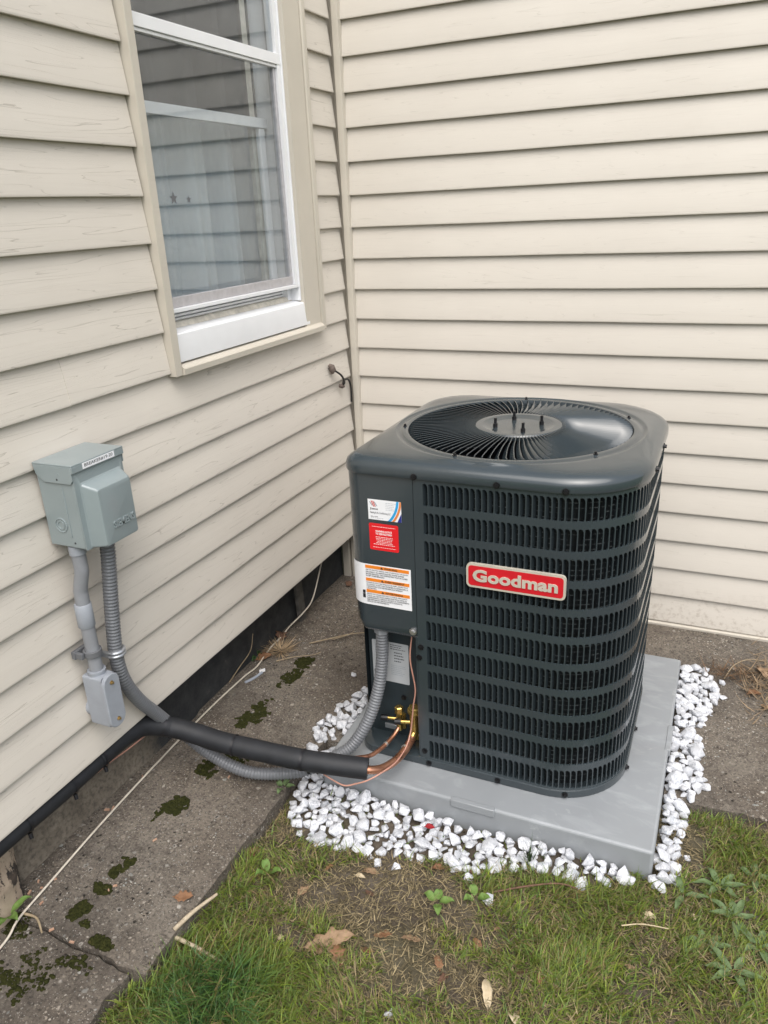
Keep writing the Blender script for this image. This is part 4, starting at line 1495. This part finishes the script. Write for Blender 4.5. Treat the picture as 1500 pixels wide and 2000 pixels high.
GRAV = [[(3.72, -5.0), (3.2, -6.2), (3.12, -7.0), (2.85, -7.9), (2.75, -8.5), (2.66, -9.1), (3.0, -9.8), (3.0, -10.5), (3.15, -11.2), (3.5, -12.0), (3.9, -12.4), (4.5, -12.52), (5.2, -12.35), (5.8, -12.35), (6.5, -12.1), (7.4, -11.78), (8.2, -11.95), (8.9, -11.5), (9.3, -11.45), (10.1, -11.25), (10.7, -11.4), (11.1, -11.2), (11.45, -10.95), (11.5, -10.6), (3.72, -10.6)],
        [(12.02, -10.7), (12.3, -10.9), (12.5, -10.5), (12.55, -9.4), (12.62, -8.6), (12.75, -7.9), (13.05, -7.5), (12.8, -6.9), (12.85, -6.1), (12.62, -5.4), (12.8, -4.8), (13.2, -3.8), (13.15, -3.2), (12.75, -2.4), (12.5, -2.3), (12.1, -2.6)]]
def ground_at(x, y):
    on = (x < 3.08) or (y > -8.05 and (x > PADX1 or y > PADY1)) or (3.0 < x < PADX0 and y > -9.2)
    return slab_z(x, y) if on else lawn_z(x, y)
placed = []
def try_place(x, y, r_, k=.72):
    for (a, b, c) in placed:
        if (a - x) ** 2 + (b - y) ** 2 < ((c + r_) * k) ** 2:
            return False
    return True
for poly in GRAV:
    x0 = min(p_[0] for p_ in poly); x1 = max(p_[0] for p_ in poly); y0 = min(p_[1] for p_ in poly); y1 = max(p_[1] for p_ in poly)
    for _ in range(9000):
        x, y = R.uniform(x0, x1), R.uniform(y0, y1)
        r_ = R.choice((.115, .13, .145, .16, .175, .195, .22))
        if not inpoly(x, y, poly): continue
        if PADX0 - r_ * .75 < x < PADX1 + r_ * .75 and PADY0 - r_ * .75 < y < PADY1: continue
        if try_place(x, y, r_):
            placed.append((x, y, r_))
for poly in GRAV:
    x0 = min(p_[0] for p_ in poly); x1 = max(p_[0] for p_ in poly); y0 = min(p_[1] for p_ in poly); y1 = max(p_[1] for p_ in poly)
    for _ in range(14000):
        x, y = R.uniform(x0, x1), R.uniform(y0, y1)
        if inpoly(x, y, poly) and not (PADX0 - .08 < x < PADX1 + .08 and PADY0 - .08 < y < PADY1) and try_place(x, y, .11, .72):
            placed.append((x, y, .11))
strays = [(6.1, -12.45, .15), (6.55, -12.40, .17), (2.5, -6.2, .10), (12.75, -2.25, .10), (13.25, -2.85, .15), (13.3, -3.55, .13), (12.95, -7.2, .12), (8.85, -12.5, .17), (7.75, -15.65, .14), (12.75, -9.75, .12), (8.25, -12.1, .13)]
def front_key(q):
    return q[1] - .3 * abs(q[0] - 8)
allst = sorted(placed, key=lambda q: -q[2])
print('stones', len(placed))
def put_stone(x, y, r_, label, lift=0.0, under=None):
    me = R.choice(SM)
    z = ground_at(x, y) + r_ * .38 + lift
    rot = (R.uniform(-.5, .5), R.uniform(-.5, .5), R.uniform(0, 6.28))
    sc_ = r_ * P * R.uniform(1.08, 1.26)
    if under is not None:
        M_ = Matrix.LocRotScale(W(x, y, z), None, None) @ __import__('mathutils').Euler(rot).to_matrix().to_4x4() @ Matrix.Scale(sc_, 4)
        under.append((me, M_))
        return
    o = bpy.data.objects.new('white_stone', me)
    col.objects.link(o)
    o.location = W(x, y, z)
    o.rotation_euler = rot
    o.scale = (sc_, sc_, sc_)
    tag(o, label, 'stone', 'white stones round the pad')
LSF = 'white marble stone in the band along the front of the grey pad'
def side_label(x, y):
    if x > PADX1 - .1 and y > -11.2 and x > 11.9: return 'white marble stone in the band along the right side of the grey pad'
    if x < PADX0: return 'white marble stone in the band between the grey pad and the concrete walk'
    return LSF
def size_label(x, y, r_):
    l_ = side_label(x, y)
    return ('large ' if r_ > .18 else 'small ' if r_ < .14 else '') + l_
cnt = 0
under = []
for (x, y, r_) in allst:
    # stones heap up against the pad
    d = min(abs(x - PADX0) if x < PADX0 else 9, abs(x - PADX1) if x > PADX1 else 9, abs(y - PADY0) if y < PADY0 else 9)
    lift = .16 * max(0, 1 - d / .6) + R.uniform(0, .05)
    if cnt < 285:
        put_stone(x, y, r_, size_label(x, y, r_), lift)
        cnt += 1
    else:
        put_stone(x, y, r_, '', lift, under)
    # filler below
    if R.random() < .75:
        put_stone(x + R.uniform(-.1, .1), y + R.uniform(-.1, .1), r_ * .9, '', lift - .14, under)
for (x, y, r_) in strays:
    lab_ = 'white marble stone lying by itself on the lawn away from the band' if y < -9 else 'white marble stone lying by itself on the bare concrete beside the pad'
    put_stone(x, y, r_ * .85, lab_)
bm = bmesh.new()
for me, M_ in under:
    n0 = len(bm.verts)
    bm.from_mesh(me)
    bm.verts.ensure_lookup_table()
    for v in bm.verts[n0:]:
        v.co = M_ @ v.co
me = bpy.data.meshes.new('white_stones')
bm.to_mesh(me); bm.free()
me.materials.append(MT['stone'])
me.set_sharp_from_angle(angle=rad(38))
o = bpy.data.objects.new('white_stones', me)
col.objects.link(o)
tag(o, 'small white stones filling the band under the larger ones', 'gravel', kind='stuff')

# ================================================================== grass
def blade_mesh(name, mat, X, Y, Z, L, Wd, az, lean, bend, colr, label, cat):
    """X.. numpy arrays, one entry per blade; lengths in course units"""
    n = len(X)
    K = 4
    vs = np.zeros((n, 2 * K + 1, 3))
    dirx, diry = np.cos(az), np.sin(az)
    px, py = -diry, dirx
    tw = rng.uniform(-.6, .6, n)
    sxv, syv = px * np.cos(tw) + dirx * np.sin(tw), py * np.cos(tw) + diry * np.sin(tw)
    h = np.zeros(n); f = np.zeros(n); ang = lean.copy()
    for k in range(K + 1):
        w = Wd * (1 - (k / K) ** 1.6) * .5 * (0.75 + .5 * (k == 1))
        cx, cy, cz = X + dirx * f, Y + diry * f, Z + h
        if k < K:
            vs[:, 2 * k, 0] = cx - sxv * w; vs[:, 2 * k, 1] = cy - syv * w; vs[:, 2 * k, 2] = cz
            vs[:, 2 * k + 1, 0] = cx + sxv * w; vs[:, 2 * k + 1, 1] = cy + syv * w; vs[:, 2 * k + 1, 2] = cz
        else:
            vs[:, 2 * k, 0] = cx; vs[:, 2 * k, 1] = cy; vs[:, 2 * k, 2] = cz
        h = h + L / K * np.cos(ang); f = f + L / K * np.sin(ang); ang = ang + bend / K
    vs[:, :, 2] = np.maximum(vs[:, :, 2], Z[:, None] + .012)
    V = vs.reshape(-1, 3) * P
    V[:, 2] -= GZ * P
    nvp = 2 * K + 1
    loops = []
    base = (np.arange(n) * nvp)[:, None]
    quads = np.concatenate([base + np.array([[2 * k, 2 * k + 1, 2 * k + 3, 2 * k + 2]]) for k in range(K - 1)], axis=1).reshape(n, K - 1, 4)
    tris = (base + np.array([[2 * K - 2, 2 * K - 1, 2 * K]]))
    li = np.concatenate([quads.reshape(n, -1), tris], axis=1).reshape(-1)
    tot = np.tile(np.array([4] * (K - 1) + [3]), n)
    start = np.concatenate([[0], np.cumsum(tot)[:-1]])
    me = bpy.data.meshes.new(name)
    me.vertices.add(len(V)); me.vertices.foreach_set('co', V.reshape(-1).astype(np.float32))
    me.loops.add(len(li)); me.loops.foreach_set('vertex_index', li.astype(np.int32))
    me.polygons.add(len(tot)); me.polygons.foreach_set('loop_start', start.astype(np.int32)); me.polygons.foreach_set('loop_total', tot.astype(np.int32))
    me.update(calc_edges=True)
    a = me.color_attributes.new('tint', 'FLOAT_COLOR', 'POINT')
    cc = np.ones((n, nvp, 4)); cc[:, :, :3] = colr[:, None, :]
    a.data.foreach_set('color', cc.reshape(-1).astype(np.float32))
    me.polygons.foreach_set('use_smooth', [True] * len(tot))
    me.materials.append(MT[mat])
    me.validate()
    o = bpy.data.objects.new(name, me)
    col.objects.link(o)
    return tag(o, label, cat, kind='stuff')

def nz(x, y, s, o_=0):
    return mnoise.noise(Vector((x * s, y * s, o_)))
BARE = [(6.9, -12.85, 1.6, .55), (5.15, -13.75, .6, .35), (6.9, -13.9, .9, .5), (7.9, -13.1, .55, .35), (8.2, -14.5, .8, .4), (9.2, -14.5, .5, .35), (7.3, -12.5, .9, .35), (12.9, -9.4, .35, .7), (5.6, -13.1, .5, .3), (5.2, -14.9, .9, .25), (9.0, -13.4, .5, .25)]
def lawn_ok(x, y):
    if x < 3.02 and y > -17.05: return False
    if x < 2.72: return False
    if y > -8.15: return False
    if PADX0 - .05 < x < PADX1 + .05 and y > PADY0 - .04: return False
    if x < PADX0 and y > -11.6: return False
    return True
def cover(x, y):
    d = .50 + .60 * nz(x, y, .7, 1) + .45 * nz(x, y, 1.9, 4)
    lush = math.exp(-(((x - 4.4) / 1.5) ** 2 + ((y + 16.8) / 1.25) ** 2)) * (.8 + .5 * nz(x, y, 1.6, 70))
    d += 1.5 * lush
    d += .5 * math.exp(-(((x - 11.2) / 1.2) ** 2 + ((y + 11.2) / .45) ** 2))
    d += .55 * math.exp(-(((x - 10.6) / 1.6) ** 2 + ((y + 12.5) / 1.0) ** 2))
    d += .35 * math.exp(-(((x - 13.5) / .7) ** 2 + ((y + 9.0) / .8) ** 2))
    for bx, by, rx, ry in BARE:
        d -= 1.05 * math.exp(-(((x - bx) / rx) ** 2 + ((y - by) / ry) ** 2))
    if inpoly(x, y, GRAV[0]) or inpoly(x, y, GRAV[1]):
        d = .10 if y < -11 and x > 10.6 else .015
    if x < 3.0: d += .1
    return d, lush
bx_, by_, bl, bw, baz, ble, bbe, bc = [], [], [], [], [], [], [], []
sx_, sy_, sl, sw_, saz, sle, sbe, sc_ = [], [], [], [], [], [], [], []
NB = 230000
for i in range(NB):
    x, y = R.uniform(2.7, 17), R.uniform(-21, -8)
    if x > 15.2 or y < -18.6:
        if R.random() > .30: continue
    if not lawn_ok(x, y): continue
    d, lush = cover(x, y)
    pr = R.random()
    if pr < d * .66:
        bx_.append(x); by_.append(y)
        tall = .82 + 1.2 * lush
        bl.append(R.uniform(.22, .62) * tall * (1 + .3 * nz(x, y, .9, 9))); bw.append(R.uniform(.022, .044) * (1 + .4 * lush))
        flow = 3.2 * nz(x, y, .8, 12)
        baz.append(R.gauss(-.6 + flow, 1.2)); ble.append(abs(R.gauss(.45, .35))); bbe.append(R.uniform(.2, 1.7))
        g = R.random()
        dry = .5 + .5 * nz(x, y, 1.1, 20)
        if R.random() < .13 + .42 * max(0, dry - .35) * (1 - lush):
            q_ = R.random(); c = (.16 + .2 * q_, .135 + .14 * q_, .055 + .075 * q_)
        else:
            k = R.uniform(.75, 1.3)
            c = ((.125 + .13 * g) * k, (.205 + .10 * g) * k, (.038 + .032 * R.random()) * k)
            if lush > .25: w_ = min(1, (lush - .25) / .5); c = (c[0] * (1 - .45 * w_), c[1] * (1 - .22 * w_), c[2] * (1 + .1 * w_))
        bc.append(c)
    if R.random() < .22 * (1.05 - .7 * lush) * (.4 + max(0, .6 + nz(x, y, .8, 30))):
        if inpoly(x, y, GRAV[0]): continue
        sx_.append(x); sy_.append(y); sl.append(R.uniform(.10, .50) * R.uniform(.6, 1.1)); sw_.append(R.uniform(.010, .026))
        saz.append(R.uniform(0, 6.28)); sle.append(R.uniform(.9, 1.55)); sbe.append(R.gauss(.3, 1.0))
        k = R.random()
        k = k ** 1.5; sc_.append((.085 + .33 * k, .070 + .265 * k, .042 + .15 * k))
def gz_arr(xs_, ys_):
    return np.array([lawn_z(a, b) for a, b in zip(xs_, ys_)])
A = np.array
blade_mesh('grass', 'grass', A(bx_), A(by_), gz_arr(bx_, by_) - .02, A(bl), A(bw), A(baz), A(ble), A(bbe), A(bc), 'short patchy green lawn grass in front of the pad', 'grass')
blade_mesh('dry_grass', 'straw', A(sx_), A(sy_), gz_arr(sx_, sy_) + .01 + rng.uniform(0, .07, len(sx_)), A(sl), A(sw_), A(saz), A(sle), A(sbe), A(sc_), 'dead straw coloured grass matted over the soil', 'dry grass')
print('blades', len(bx_), len(sx_))

# dead vines and leaves heap at the right edge of the concrete, straw tuft by the foundation
def straw_heap(name, cx, cy, rx, ry, n, label, cat, Lr=(.3, .9), zup=.15, tone=(.26, .19, .12)):
    X = A([R.gauss(cx, rx) for _ in range(n)]); Y = A([R.gauss(cy, ry) for _ in range(n)])
    Z = A([slab_z(a, b) + R.uniform(.0, zup) for a, b in zip(X, Y)])
    k = rng.uniform(.55, 1.35, n)[:, None]
    return blade_mesh(name, 'straw', X, Y, Z, rng.uniform(Lr[0], Lr[1], n), rng.uniform(.018, .035, n), rng.uniform(0, 6.28, n), rng.uniform(.9, 1.6, n), rng.normal(0, .5, n), np.array([tone]) * k, label, cat)
straw_heap('dead_vines', 14.45, -2.5, .38, .8, 260, 'tangled dead vines and stems at the edge of the concrete', 'dead plants')
straw_heap('dead_vines', 13.6, -2.35, .5, .15, 90, 'thin line of dead stems trailing from the heap towards the pad', 'dead plants', tone=(.16, .10, .06))
n = 120
ctr = A([(-.38, -5.9)] * n)
X = ctr[:, 0] + rng.normal(0, .12, n); Y = ctr[:, 1] + rng.normal(0, .14, n)
az = np.arctan2(Y + 5.9 + rng.normal(0, .05, n), X + .38 + rng.normal(0, .05, n))
tuft = blade_mesh('straw_tuft', 'straw', X, Y, A([slab_z(a, b) + .02 for a, b in zip(X, Y)]), rng.uniform(.25, .75, n), rng.uniform(.025, .05, n), az, rng.uniform(1.0, 1.5, n), rng.normal(.1, .3, n), A([[.40, .30, .19]]) * rng.uniform(.6, 1.25, n)[:, None], 'flattened tuft of dead straw on the concrete by the foundation', 'dead plant')
n = 26
for (cx, cy, lab_) in ((-.86, -6.6, 'small green sprig growing at the foot of the foundation'),):
    X = cx + rng.normal(0, .08, n); Y = cy + rng.normal(0, .12, n)
    blade_mesh('green_sprig', 'grass', X, Y, A([slab_z(a, b) for a, b in zip(X, Y)]), rng.uniform(.12, .35, n), rng.uniform(.03, .05, n), rng.uniform(0, 6.28, n), rng.uniform(.3, 1, n), rng.uniform(.3, 1, n), A([[.05, .12, .03]]) * rng.uniform(.7, 1.3, n)[:, None], lab_, 'plant')
# tuft of grass through the stones at the pad front
n = 30
X = 9.35 + rng.normal(0, .09, n); Y = -11.15 + rng.normal(0, .08, n)
blade_mesh('grass_tuft', 'grass', X, Y, A([lawn_z(a, b) for a, b in zip(X, Y)]), rng.uniform(.35, .8, n), rng.uniform(.02, .03, n), rng.uniform(0, 6.28, n), rng.uniform(.05, .5, n), rng.uniform(.1, .7, n), A([[.06, .10, .035]]) * rng.uniform(.7, 1.3, n)[:, None], 'thin tuft of grass growing between the white stones', 'grass')

# ================================================================== moss on the walk
ib = bmesh.new()
bmesh.ops.create_icosphere(ib, subdivisions=1, radius=1)
ib.verts.index_update()
IV = np.array([v.co[:] for v in ib.verts])
IF = [tuple(v.index for v in f.verts) for f in ib.faces]
ib.free()
mossv, mossf = [], []
def moss_patch(cx, cy, rx, ry, n, ang=0):
    rx, ry, n = rx * 1.25, ry * 1.25, n * 4
    for _ in range(n):
        a, q = R.uniform(0, 6.28), math.sqrt(R.random())
        x, y = cx + q * math.cos(a) * rx, cy + q * math.sin(a) * ry
        if nz(x, y, 3.0, 50) * .6 + nz(x, y, 8, 51) * .55 < -.12 + .75 * (q - .62): continue
        r_ = R.choice((.018, .022, .028, .035, .045)) * P
        c = np.array(W(x, y, slab_z(x, y) - (.09 if y < -17.03 else 0)))
        b0 = len(mossv) * len(IV)
        mossv.append(IV * np.array([r_ * R.uniform(.8, 1.4), r_ * R.uniform(.8, 1.4), r_ * .75]) + c)
        mossf.extend(tuple(k + b0 for k in f) for f in IF)
for q in [(.72, -6.2, .26, .34, 160), (.70, -7.1, .24, .55, 190), (.72, -9.05, .30, .62, 300), (.55, -9.6, .24, .3, 90), (.80, -11.5, .26, .48, 230), (.83, -13.1, .27, .30, 170), (.6, -13.45, .10, .25, 30), (.93, -14.95, .14, .17, 60), (.90, -15.25, .14, .2, 60),
          (.92, -15.75, .2, .12, 70), (1.0, -16.25, .12, .12, 40), (.84, -16.4, .14, .22, 70), (1.2, -16.62, .12, .08, 25), (1.85, -16.8, .35, .10, 90), (1.2, -11.0, .35, .15, 60), (.9, -17.9, .5, .5, 120), (1.6, -17.3, .4, .2, 50), (-.1, -17.2, .3, .25, 60), (.5, -18.3, .4, .4, 90)]:
    moss_patch(*q)
me = bpy.data.meshes.new('moss')
me.from_pydata(np.concatenate(mossv).tolist(), [], mossf)
me.materials.append(MT['moss'])
me.polygons.foreach_set('use_smooth', [True] * len(me.polygons))
o = bpy.data.objects.new('moss', me); col.objects.link(o)
tag(o, 'dark green moss patches along the seam of the concrete walk', 'moss', kind='stuff')

# ================================================================== leaves, weeds, sticks
def leaf(name, x, y, L, Wd, mat, label, rot=None, lobes=0, curl=.6, z=None, group=None, seed=0, fold=.4):
    rr = random.Random(seed)
    rot = rr.uniform(0, 6.28) if rot is None else rot
    n = 13
    mb = MB()
    rings = []
    z0 = (ground_at(x, y) + .06) if z is None else z
    tilt = rr.uniform(-.25, .25)
    for i in range(n):
        t = i / (n - 1)
        w = Wd * math.sin(math.pi * t ** .8) ** .75 * (1 + (lobes * .35 * math.cos(t * math.pi * 7)))
        ring = []
        for j in range(5):
            s = (j - 2) / 2
            u = (t - .5) * L
            v = s * w * .5 * (1 + .12 * rr.uniform(-1, 1))
            h = fold * abs(v) * .9 + curl * L * .22 * math.sin(math.pi * t) * (s * .5 + .3) + curl * .10 * L * math.sin(t * 5 + seed) + tilt * v
            ring.append((x + u * math.cos(rot) - v * math.sin(rot), y + u * math.sin(rot) + v * math.cos(rot), z0 + h))
        rings.append(ring)
    mb.loft(rings, closed=False)
    mb.tube([rings[0][2], (2 * rings[0][2][0] - rings[1][2][0], 2 * rings[0][2][1] - rings[1][2][1], rings[0][2][2])], [.014, .01], 5)
    o = mb.build(name, mat, smooth=80)
    zmin = min(v.co.z for v in o.data.vertices)
    md = o.modifiers.new('thickness', 'SOLIDIFY'); md.thickness = .0006
    o.location.z += max(0, (ground_at(x, y) + .03 - GZ) * P - (o.location.z + zmin)) if z is None else 0
    tag(o, label, 'leaf', group)
    return o
leaf('dry_leaf', 6.05, -14.75, 1.05, .34, 'leaf_tan', 'largest curled tan leaf lying torn on the lawn', .6, 1, .9, seed=3)
leaf('dry_leaf', 6.35, -14.95, .5, .28, 'leaf_brown', 'smaller rusty brown leaf tucked against the largest curled tan leaf', 2.2, 1, .8, seed=4)
leaf('dry_leaf', 9.40, -14.55, .62, .20, 'leaf_pale', 'long pale straw coloured leaf standing out on the lawn', 1.9, 0, 1.0, seed=5)
leaf('dry_leaf', 10.0, -14.85, .42, .2, 'leaf_pale', 'short pale leaf near the long straw coloured one', 2.4, 0, .8, seed=6)
leaf('red_leaf', 7.02, -11.35, .24, .17, 'leaf_red', 'dark red leaf lying on the white stones', .3, 0, .4, z=-19.32, seed=7)
leaf('dry_leaf', 3.12, -13.35, .62, .30, 'leaf_brown', 'brown leaf with holes at the edge of the concrete walk', 1.2, 1, .3, seed=8)
leaf('dry_leaf', 2.75, -15.25, .42, .22, 'leaf_brown', 'reddish brown leaf beside the short sticks at the walk edge', .4, 1, .7, seed=9)
leaf('dry_leaf', -.62, -6.55, .55, .30, 'leaf_brown', 'orange brown leaf caught under the white wire', .8, 1, .5, seed=10)
leaf('dry_leaf', -.75, -5.2, .5, .35, 'leaf_dark', 'dark crumpled leaf against the foundation behind the straw tuft', 2.0, 1, .9, seed=11)
leaf('dry_leaf', 14.35, -2.0, .62, .36, 'leaf_tan', 'upright tan leaf on the heap of dead vines', 1.9, 1, .9, z=-19.1, seed=12)
leaf('dry_leaf', 14.15, -3.1, .45, .24, 'leaf_brown', 'flat brown leaf at the foot of the heap of dead vines', .5, 1, .5, seed=13)
leaf('dry_leaf', 14.5, -3.7, .5, .26, 'leaf_tan', 'tan leaf on the concrete below the heap of dead vines', 2.6, 1, .6, seed=14)
leaf('dry_leaf', -.3, -.8, .4, .25, 'leaf_dark', 'dark leaf in the inner corner behind the air conditioner', 1.6, 1, .6, seed=15)
GLN = {'leaf_tan': 'tan', 'leaf_pale': 'pale', 'leaf_brown': 'rusty brown', 'leaf_dark': 'dark brown', 'chip': 'orange'}
for i, (x, y, L, mt) in enumerate([(6.05, -12.75, .40, 'leaf_tan'), (5.9, -12.95, .26, 'leaf_pale'), (7.5, -12.05, .30, 'leaf_brown'), (7.0, -14.2, .36, 'leaf_brown'), (6.85, -14.65, .3, 'leaf_brown'), (7.6, -14.05, .42, 'leaf_tan'), (8.3, -14.3, .34, 'leaf_brown'), (8.5, -14.6, .32, 'leaf_dark'),
                                  (5.1, -13.0, .3, 'leaf_brown'), (4.85, -13.75, .35, 'leaf_tan'), (6.3, -13.3, .25, 'leaf_dark'), (8.9, -13.6, .28, 'leaf_brown'), (9.2, -13.1, .22, 'leaf_tan'), (12.1, -11.65, .34, 'leaf_pale'), (11.4, -12.2, .22, 'leaf_tan'), (10.3, -13.9, .34, 'leaf_brown'), (9.6, -15.3, .35, 'leaf_tan'),
                                  (8.3, -12.0, .34, 'leaf_dark'), (3.72, -14.25, .2, 'chip'), (5.5, -16.0, .25, 'leaf_tan'), (11.0, -13.2, .28, 'leaf_brown'), (13.0, -11.3, .2, 'leaf_pale'), (11.9, -13.0, .26, 'leaf_tan'), (9.9, -13.9, .3, 'leaf_dark'), (5.0, -15.0, .26, 'leaf_pale')]):
    leaf('dry_leaf', x, y, L, L * R.uniform(.4, .6), mt, 'small %s dry leaf scattered on the lawn' % GLN[mt], None, .6, R.uniform(.4, .9), seed=30 + i, group='small dry leaves on the lawn')

def weed(x, y, n, L, Wd, mat, label, group=None, up=.35, z=None):
    zb = ground_at(x, y) + .02 if z is None else z
    e = tag(empty('broadleaf_weed', x, y, zb), label, 'weed', group)
    for i in range(n):
        a = 6.28 * i / n + R.uniform(-.4, .4)
        l_ = L * R.uniform(.7, 1.15)
        rings = []
        for k in range(9):
            t = k / 8
            w = Wd * math.sin(math.pi * min(1, t * .96 + .03) ** .75) ** .9
            d = .05 + l_ * t
            h = .06 + up * l_ * math.sin(t * 2.1) * .8
            ring = []
            for s in (-1, -.5, 0, .5, 1):
                v = s * w * .5
                ring.append((x + d * math.cos(a) - v * math.sin(a), y + d * math.sin(a) + v * math.cos(a), zb + h + abs(v) * .45 + .02 * math.sin(t * 9 + i)))
            rings.append(ring)
        MB().loft(rings, closed=False).build('leaf', mat, e, smooth=80)
    return e
WL = 'broad leaved green weed spreading in the grass right of the pad'
for (x, y, n_, L) in ((13.45, -10.35, 6, .55), (13.75, -11.1, 7, .6), (13.25, -11.95, 6, .5), (13.75, -12.4, 6, .6), (12.72, -10.85, 3, .5), (14.15, -9.75, 4, .45), (14.2, -11.6, 5, .45)):
    weed(x, y, n_, L * .9, .15, 'weed', WL, 'broad leaved weeds in the lawn', .22)
weed(7.8, -13.0, 4, .32, .2, 'weed2', 'small pale green weed on the bare soil in front of the pad')
weed(8.55, -12.6, 3, .26, .2, 'weed2', 'tiny green weed beside a single white stone on the lawn')
weed(-.35, -17.15, 6, .42, .2, 'weed2', 'green seedling at the foot of the wooden post', None, .5)
weed(3.9, -13.7, 3, .26, .2, 'weed2', 'round leaved seedling in the grass at the edge of the walk', None, .8)
weed(3.05, -11.5, 4, .26, .16, 'weed', 'small green weed between the walk and the white stones')

def stick(name, pts, r_, mat, label, cat='stick', taper_=.6):
    q = spline(pts, .06)
    n_ = len(q)
    rl = [r_ * (1 - (1 - taper_) * i / n_) * (1 + .15 * mnoise.noise(v * 4)) for i, v in enumerate(q)]
    return tag(MB().tube(q, rl, 7).build(name, mat, smooth=60), label, cat)
stick('stick', [(3.02, -15.95, -19.33), (3.2, -15.5, -19.22), (3.42, -14.95, -19.2)], .055, 'stick', 'pale weathered stick propped on the edge of the walk')
stick('stick', [(3.05, -15.98, -19.5), (3.6, -15.98, -19.55), (4.25, -16.05, -19.58)], .05, 'stick', 'pale weathered stick lying flat in the grass at the walk edge')
stick('twig', [(.35, -5.2, -19.12), (.9, -4.75, -19.08), (1.5, -4.15, -19.1), (2.3, -3.6, -19.18), (2.9, -3.3, -19.22)], .022, 'twig', 'long bent straw twig across the concrete towards the air conditioner', 'twig')
stick('twig', [(1.0, -4.75, -19.1), (1.35, -4.3, -19.1), (1.45, -3.95, -19.12)], .016, 'twig', 'short dark twig crossing the long bent straw twig', 'twig')
stick('twig', [(-.85, -8.2, -19.05), (-.88, -7.6, -18.9), (-.80, -7.0, -18.6), (-.80, -6.75, -18.1)], .02, 'twig', 'thin dry stem standing against the dark foundation', 'twig')
stick('twig', [(-.15, -6.55, -19.12), (.3, -6.2, -19.08), (.85, -5.85, -19.08), (1.0, -5.6, -19.1)], .018, 'twig', 'dry stalk lying from the straw tuft over the moss', 'twig')
stick('twig', [(8.9, -12.35, -19.6), (9.6, -12.0, -19.5), (10.2, -11.75, -19.45), (10.6, -11.7, -19.5)], .025, 'leaf_dark', 'dark curved twig in the grass in front of the stones', 'twig')
stick('twig', [(11.6, -12.2, -19.6), (12.0, -12.1, -19.5), (12.5, -12.0, -19.52)], .016, 'leaf_pale', 'pale thin stalk on the green grass', 'twig')
stick('twig', [(13.3, -2.6, -19.22), (13.55, -2.1, -18.98), (13.95, -1.75, -18.9), (14.4, -1.6, -18.95)], .016, 'twig', 'pale arched stem rising from the heap of dead vines', 'twig')
stick('twig', [(-.1, -16.95, -19.12), (.25, -16.95, -19.1), (.6, -17.15, -19.14)], .03, 'twig', 'short twig in the crack of the concrete walk', 'twig')
# wood chips and tape
CH = 'small orange wood chip on the concrete walk'
for (x, y, L) in ((-.62, -13.9, .22), (-.52, -13.8, .16), (-.45, -16.5, .16), (-.3, -16.3, .12), (-.5, -16.2, .14), (.0, -16.6, .13), (1.1, -14.2, .15), (1.5, -11.7, .14), (1.15, -15.6, .14), (1.1, -15.75, .1), (-.6, -12.6, .12), (.7, -17.0, .2), (1.3, -17.05, .14), (-.2, -16.0, .12)):
    a = R.uniform(0, 3.14)
    z = slab_z(x, y) + .01
    mb = MB()
    L *= R.uniform(.45, .8)
    w = L * R.uniform(.35, .7)
    base_ = [(-L / 2, -w / 2), (L / 2, -w / 2 * .6), (L / 2 * .9, w / 2), (-L / 2 * .8, w / 2 * .8)]
    r2 = [[(x + u * math.cos(a) - v * math.sin(a), y + u * math.sin(a) + v * math.cos(a), z + h_ + .02 * u) for u, v in base_] for h_ in (0, .03)]
    mb.loft(r2, True, True)
    tag(mb.build('wood_chip', 'chip'), CH, 'wood chip', 'orange wood chips on the walk')
mb = MB()
zt_ = slab_z(-.3, -7.2) + .05
mb.loft([[(-.36, -7.25, zt_), (-.22, -7.12, zt_ + .02), (-.14, -7.24, zt_ + .01), (-.28, -7.36, zt_)], [(-.36, -7.25, zt_ + .03), (-.22, -7.12, zt_ + .05), (-.14, -7.24, zt_ + .04), (-.28, -7.36, zt_ + .03)]], True, True)
tp = mb.build('tape_scrap', 'tape')
tag(tp, 'small white scrap of tape on the concrete near the white wire', 'scrap')
mb = MB()
mb.tube(spline([(-.22, -7.3, zt_), (-.3, -7.6, zt_ - .02), (-.45, -7.95, zt_ - .03)], .06), [.05] * 12 if False else .045, 7)
mb.build('dark_end', 'ink_grey', tp, smooth=60)
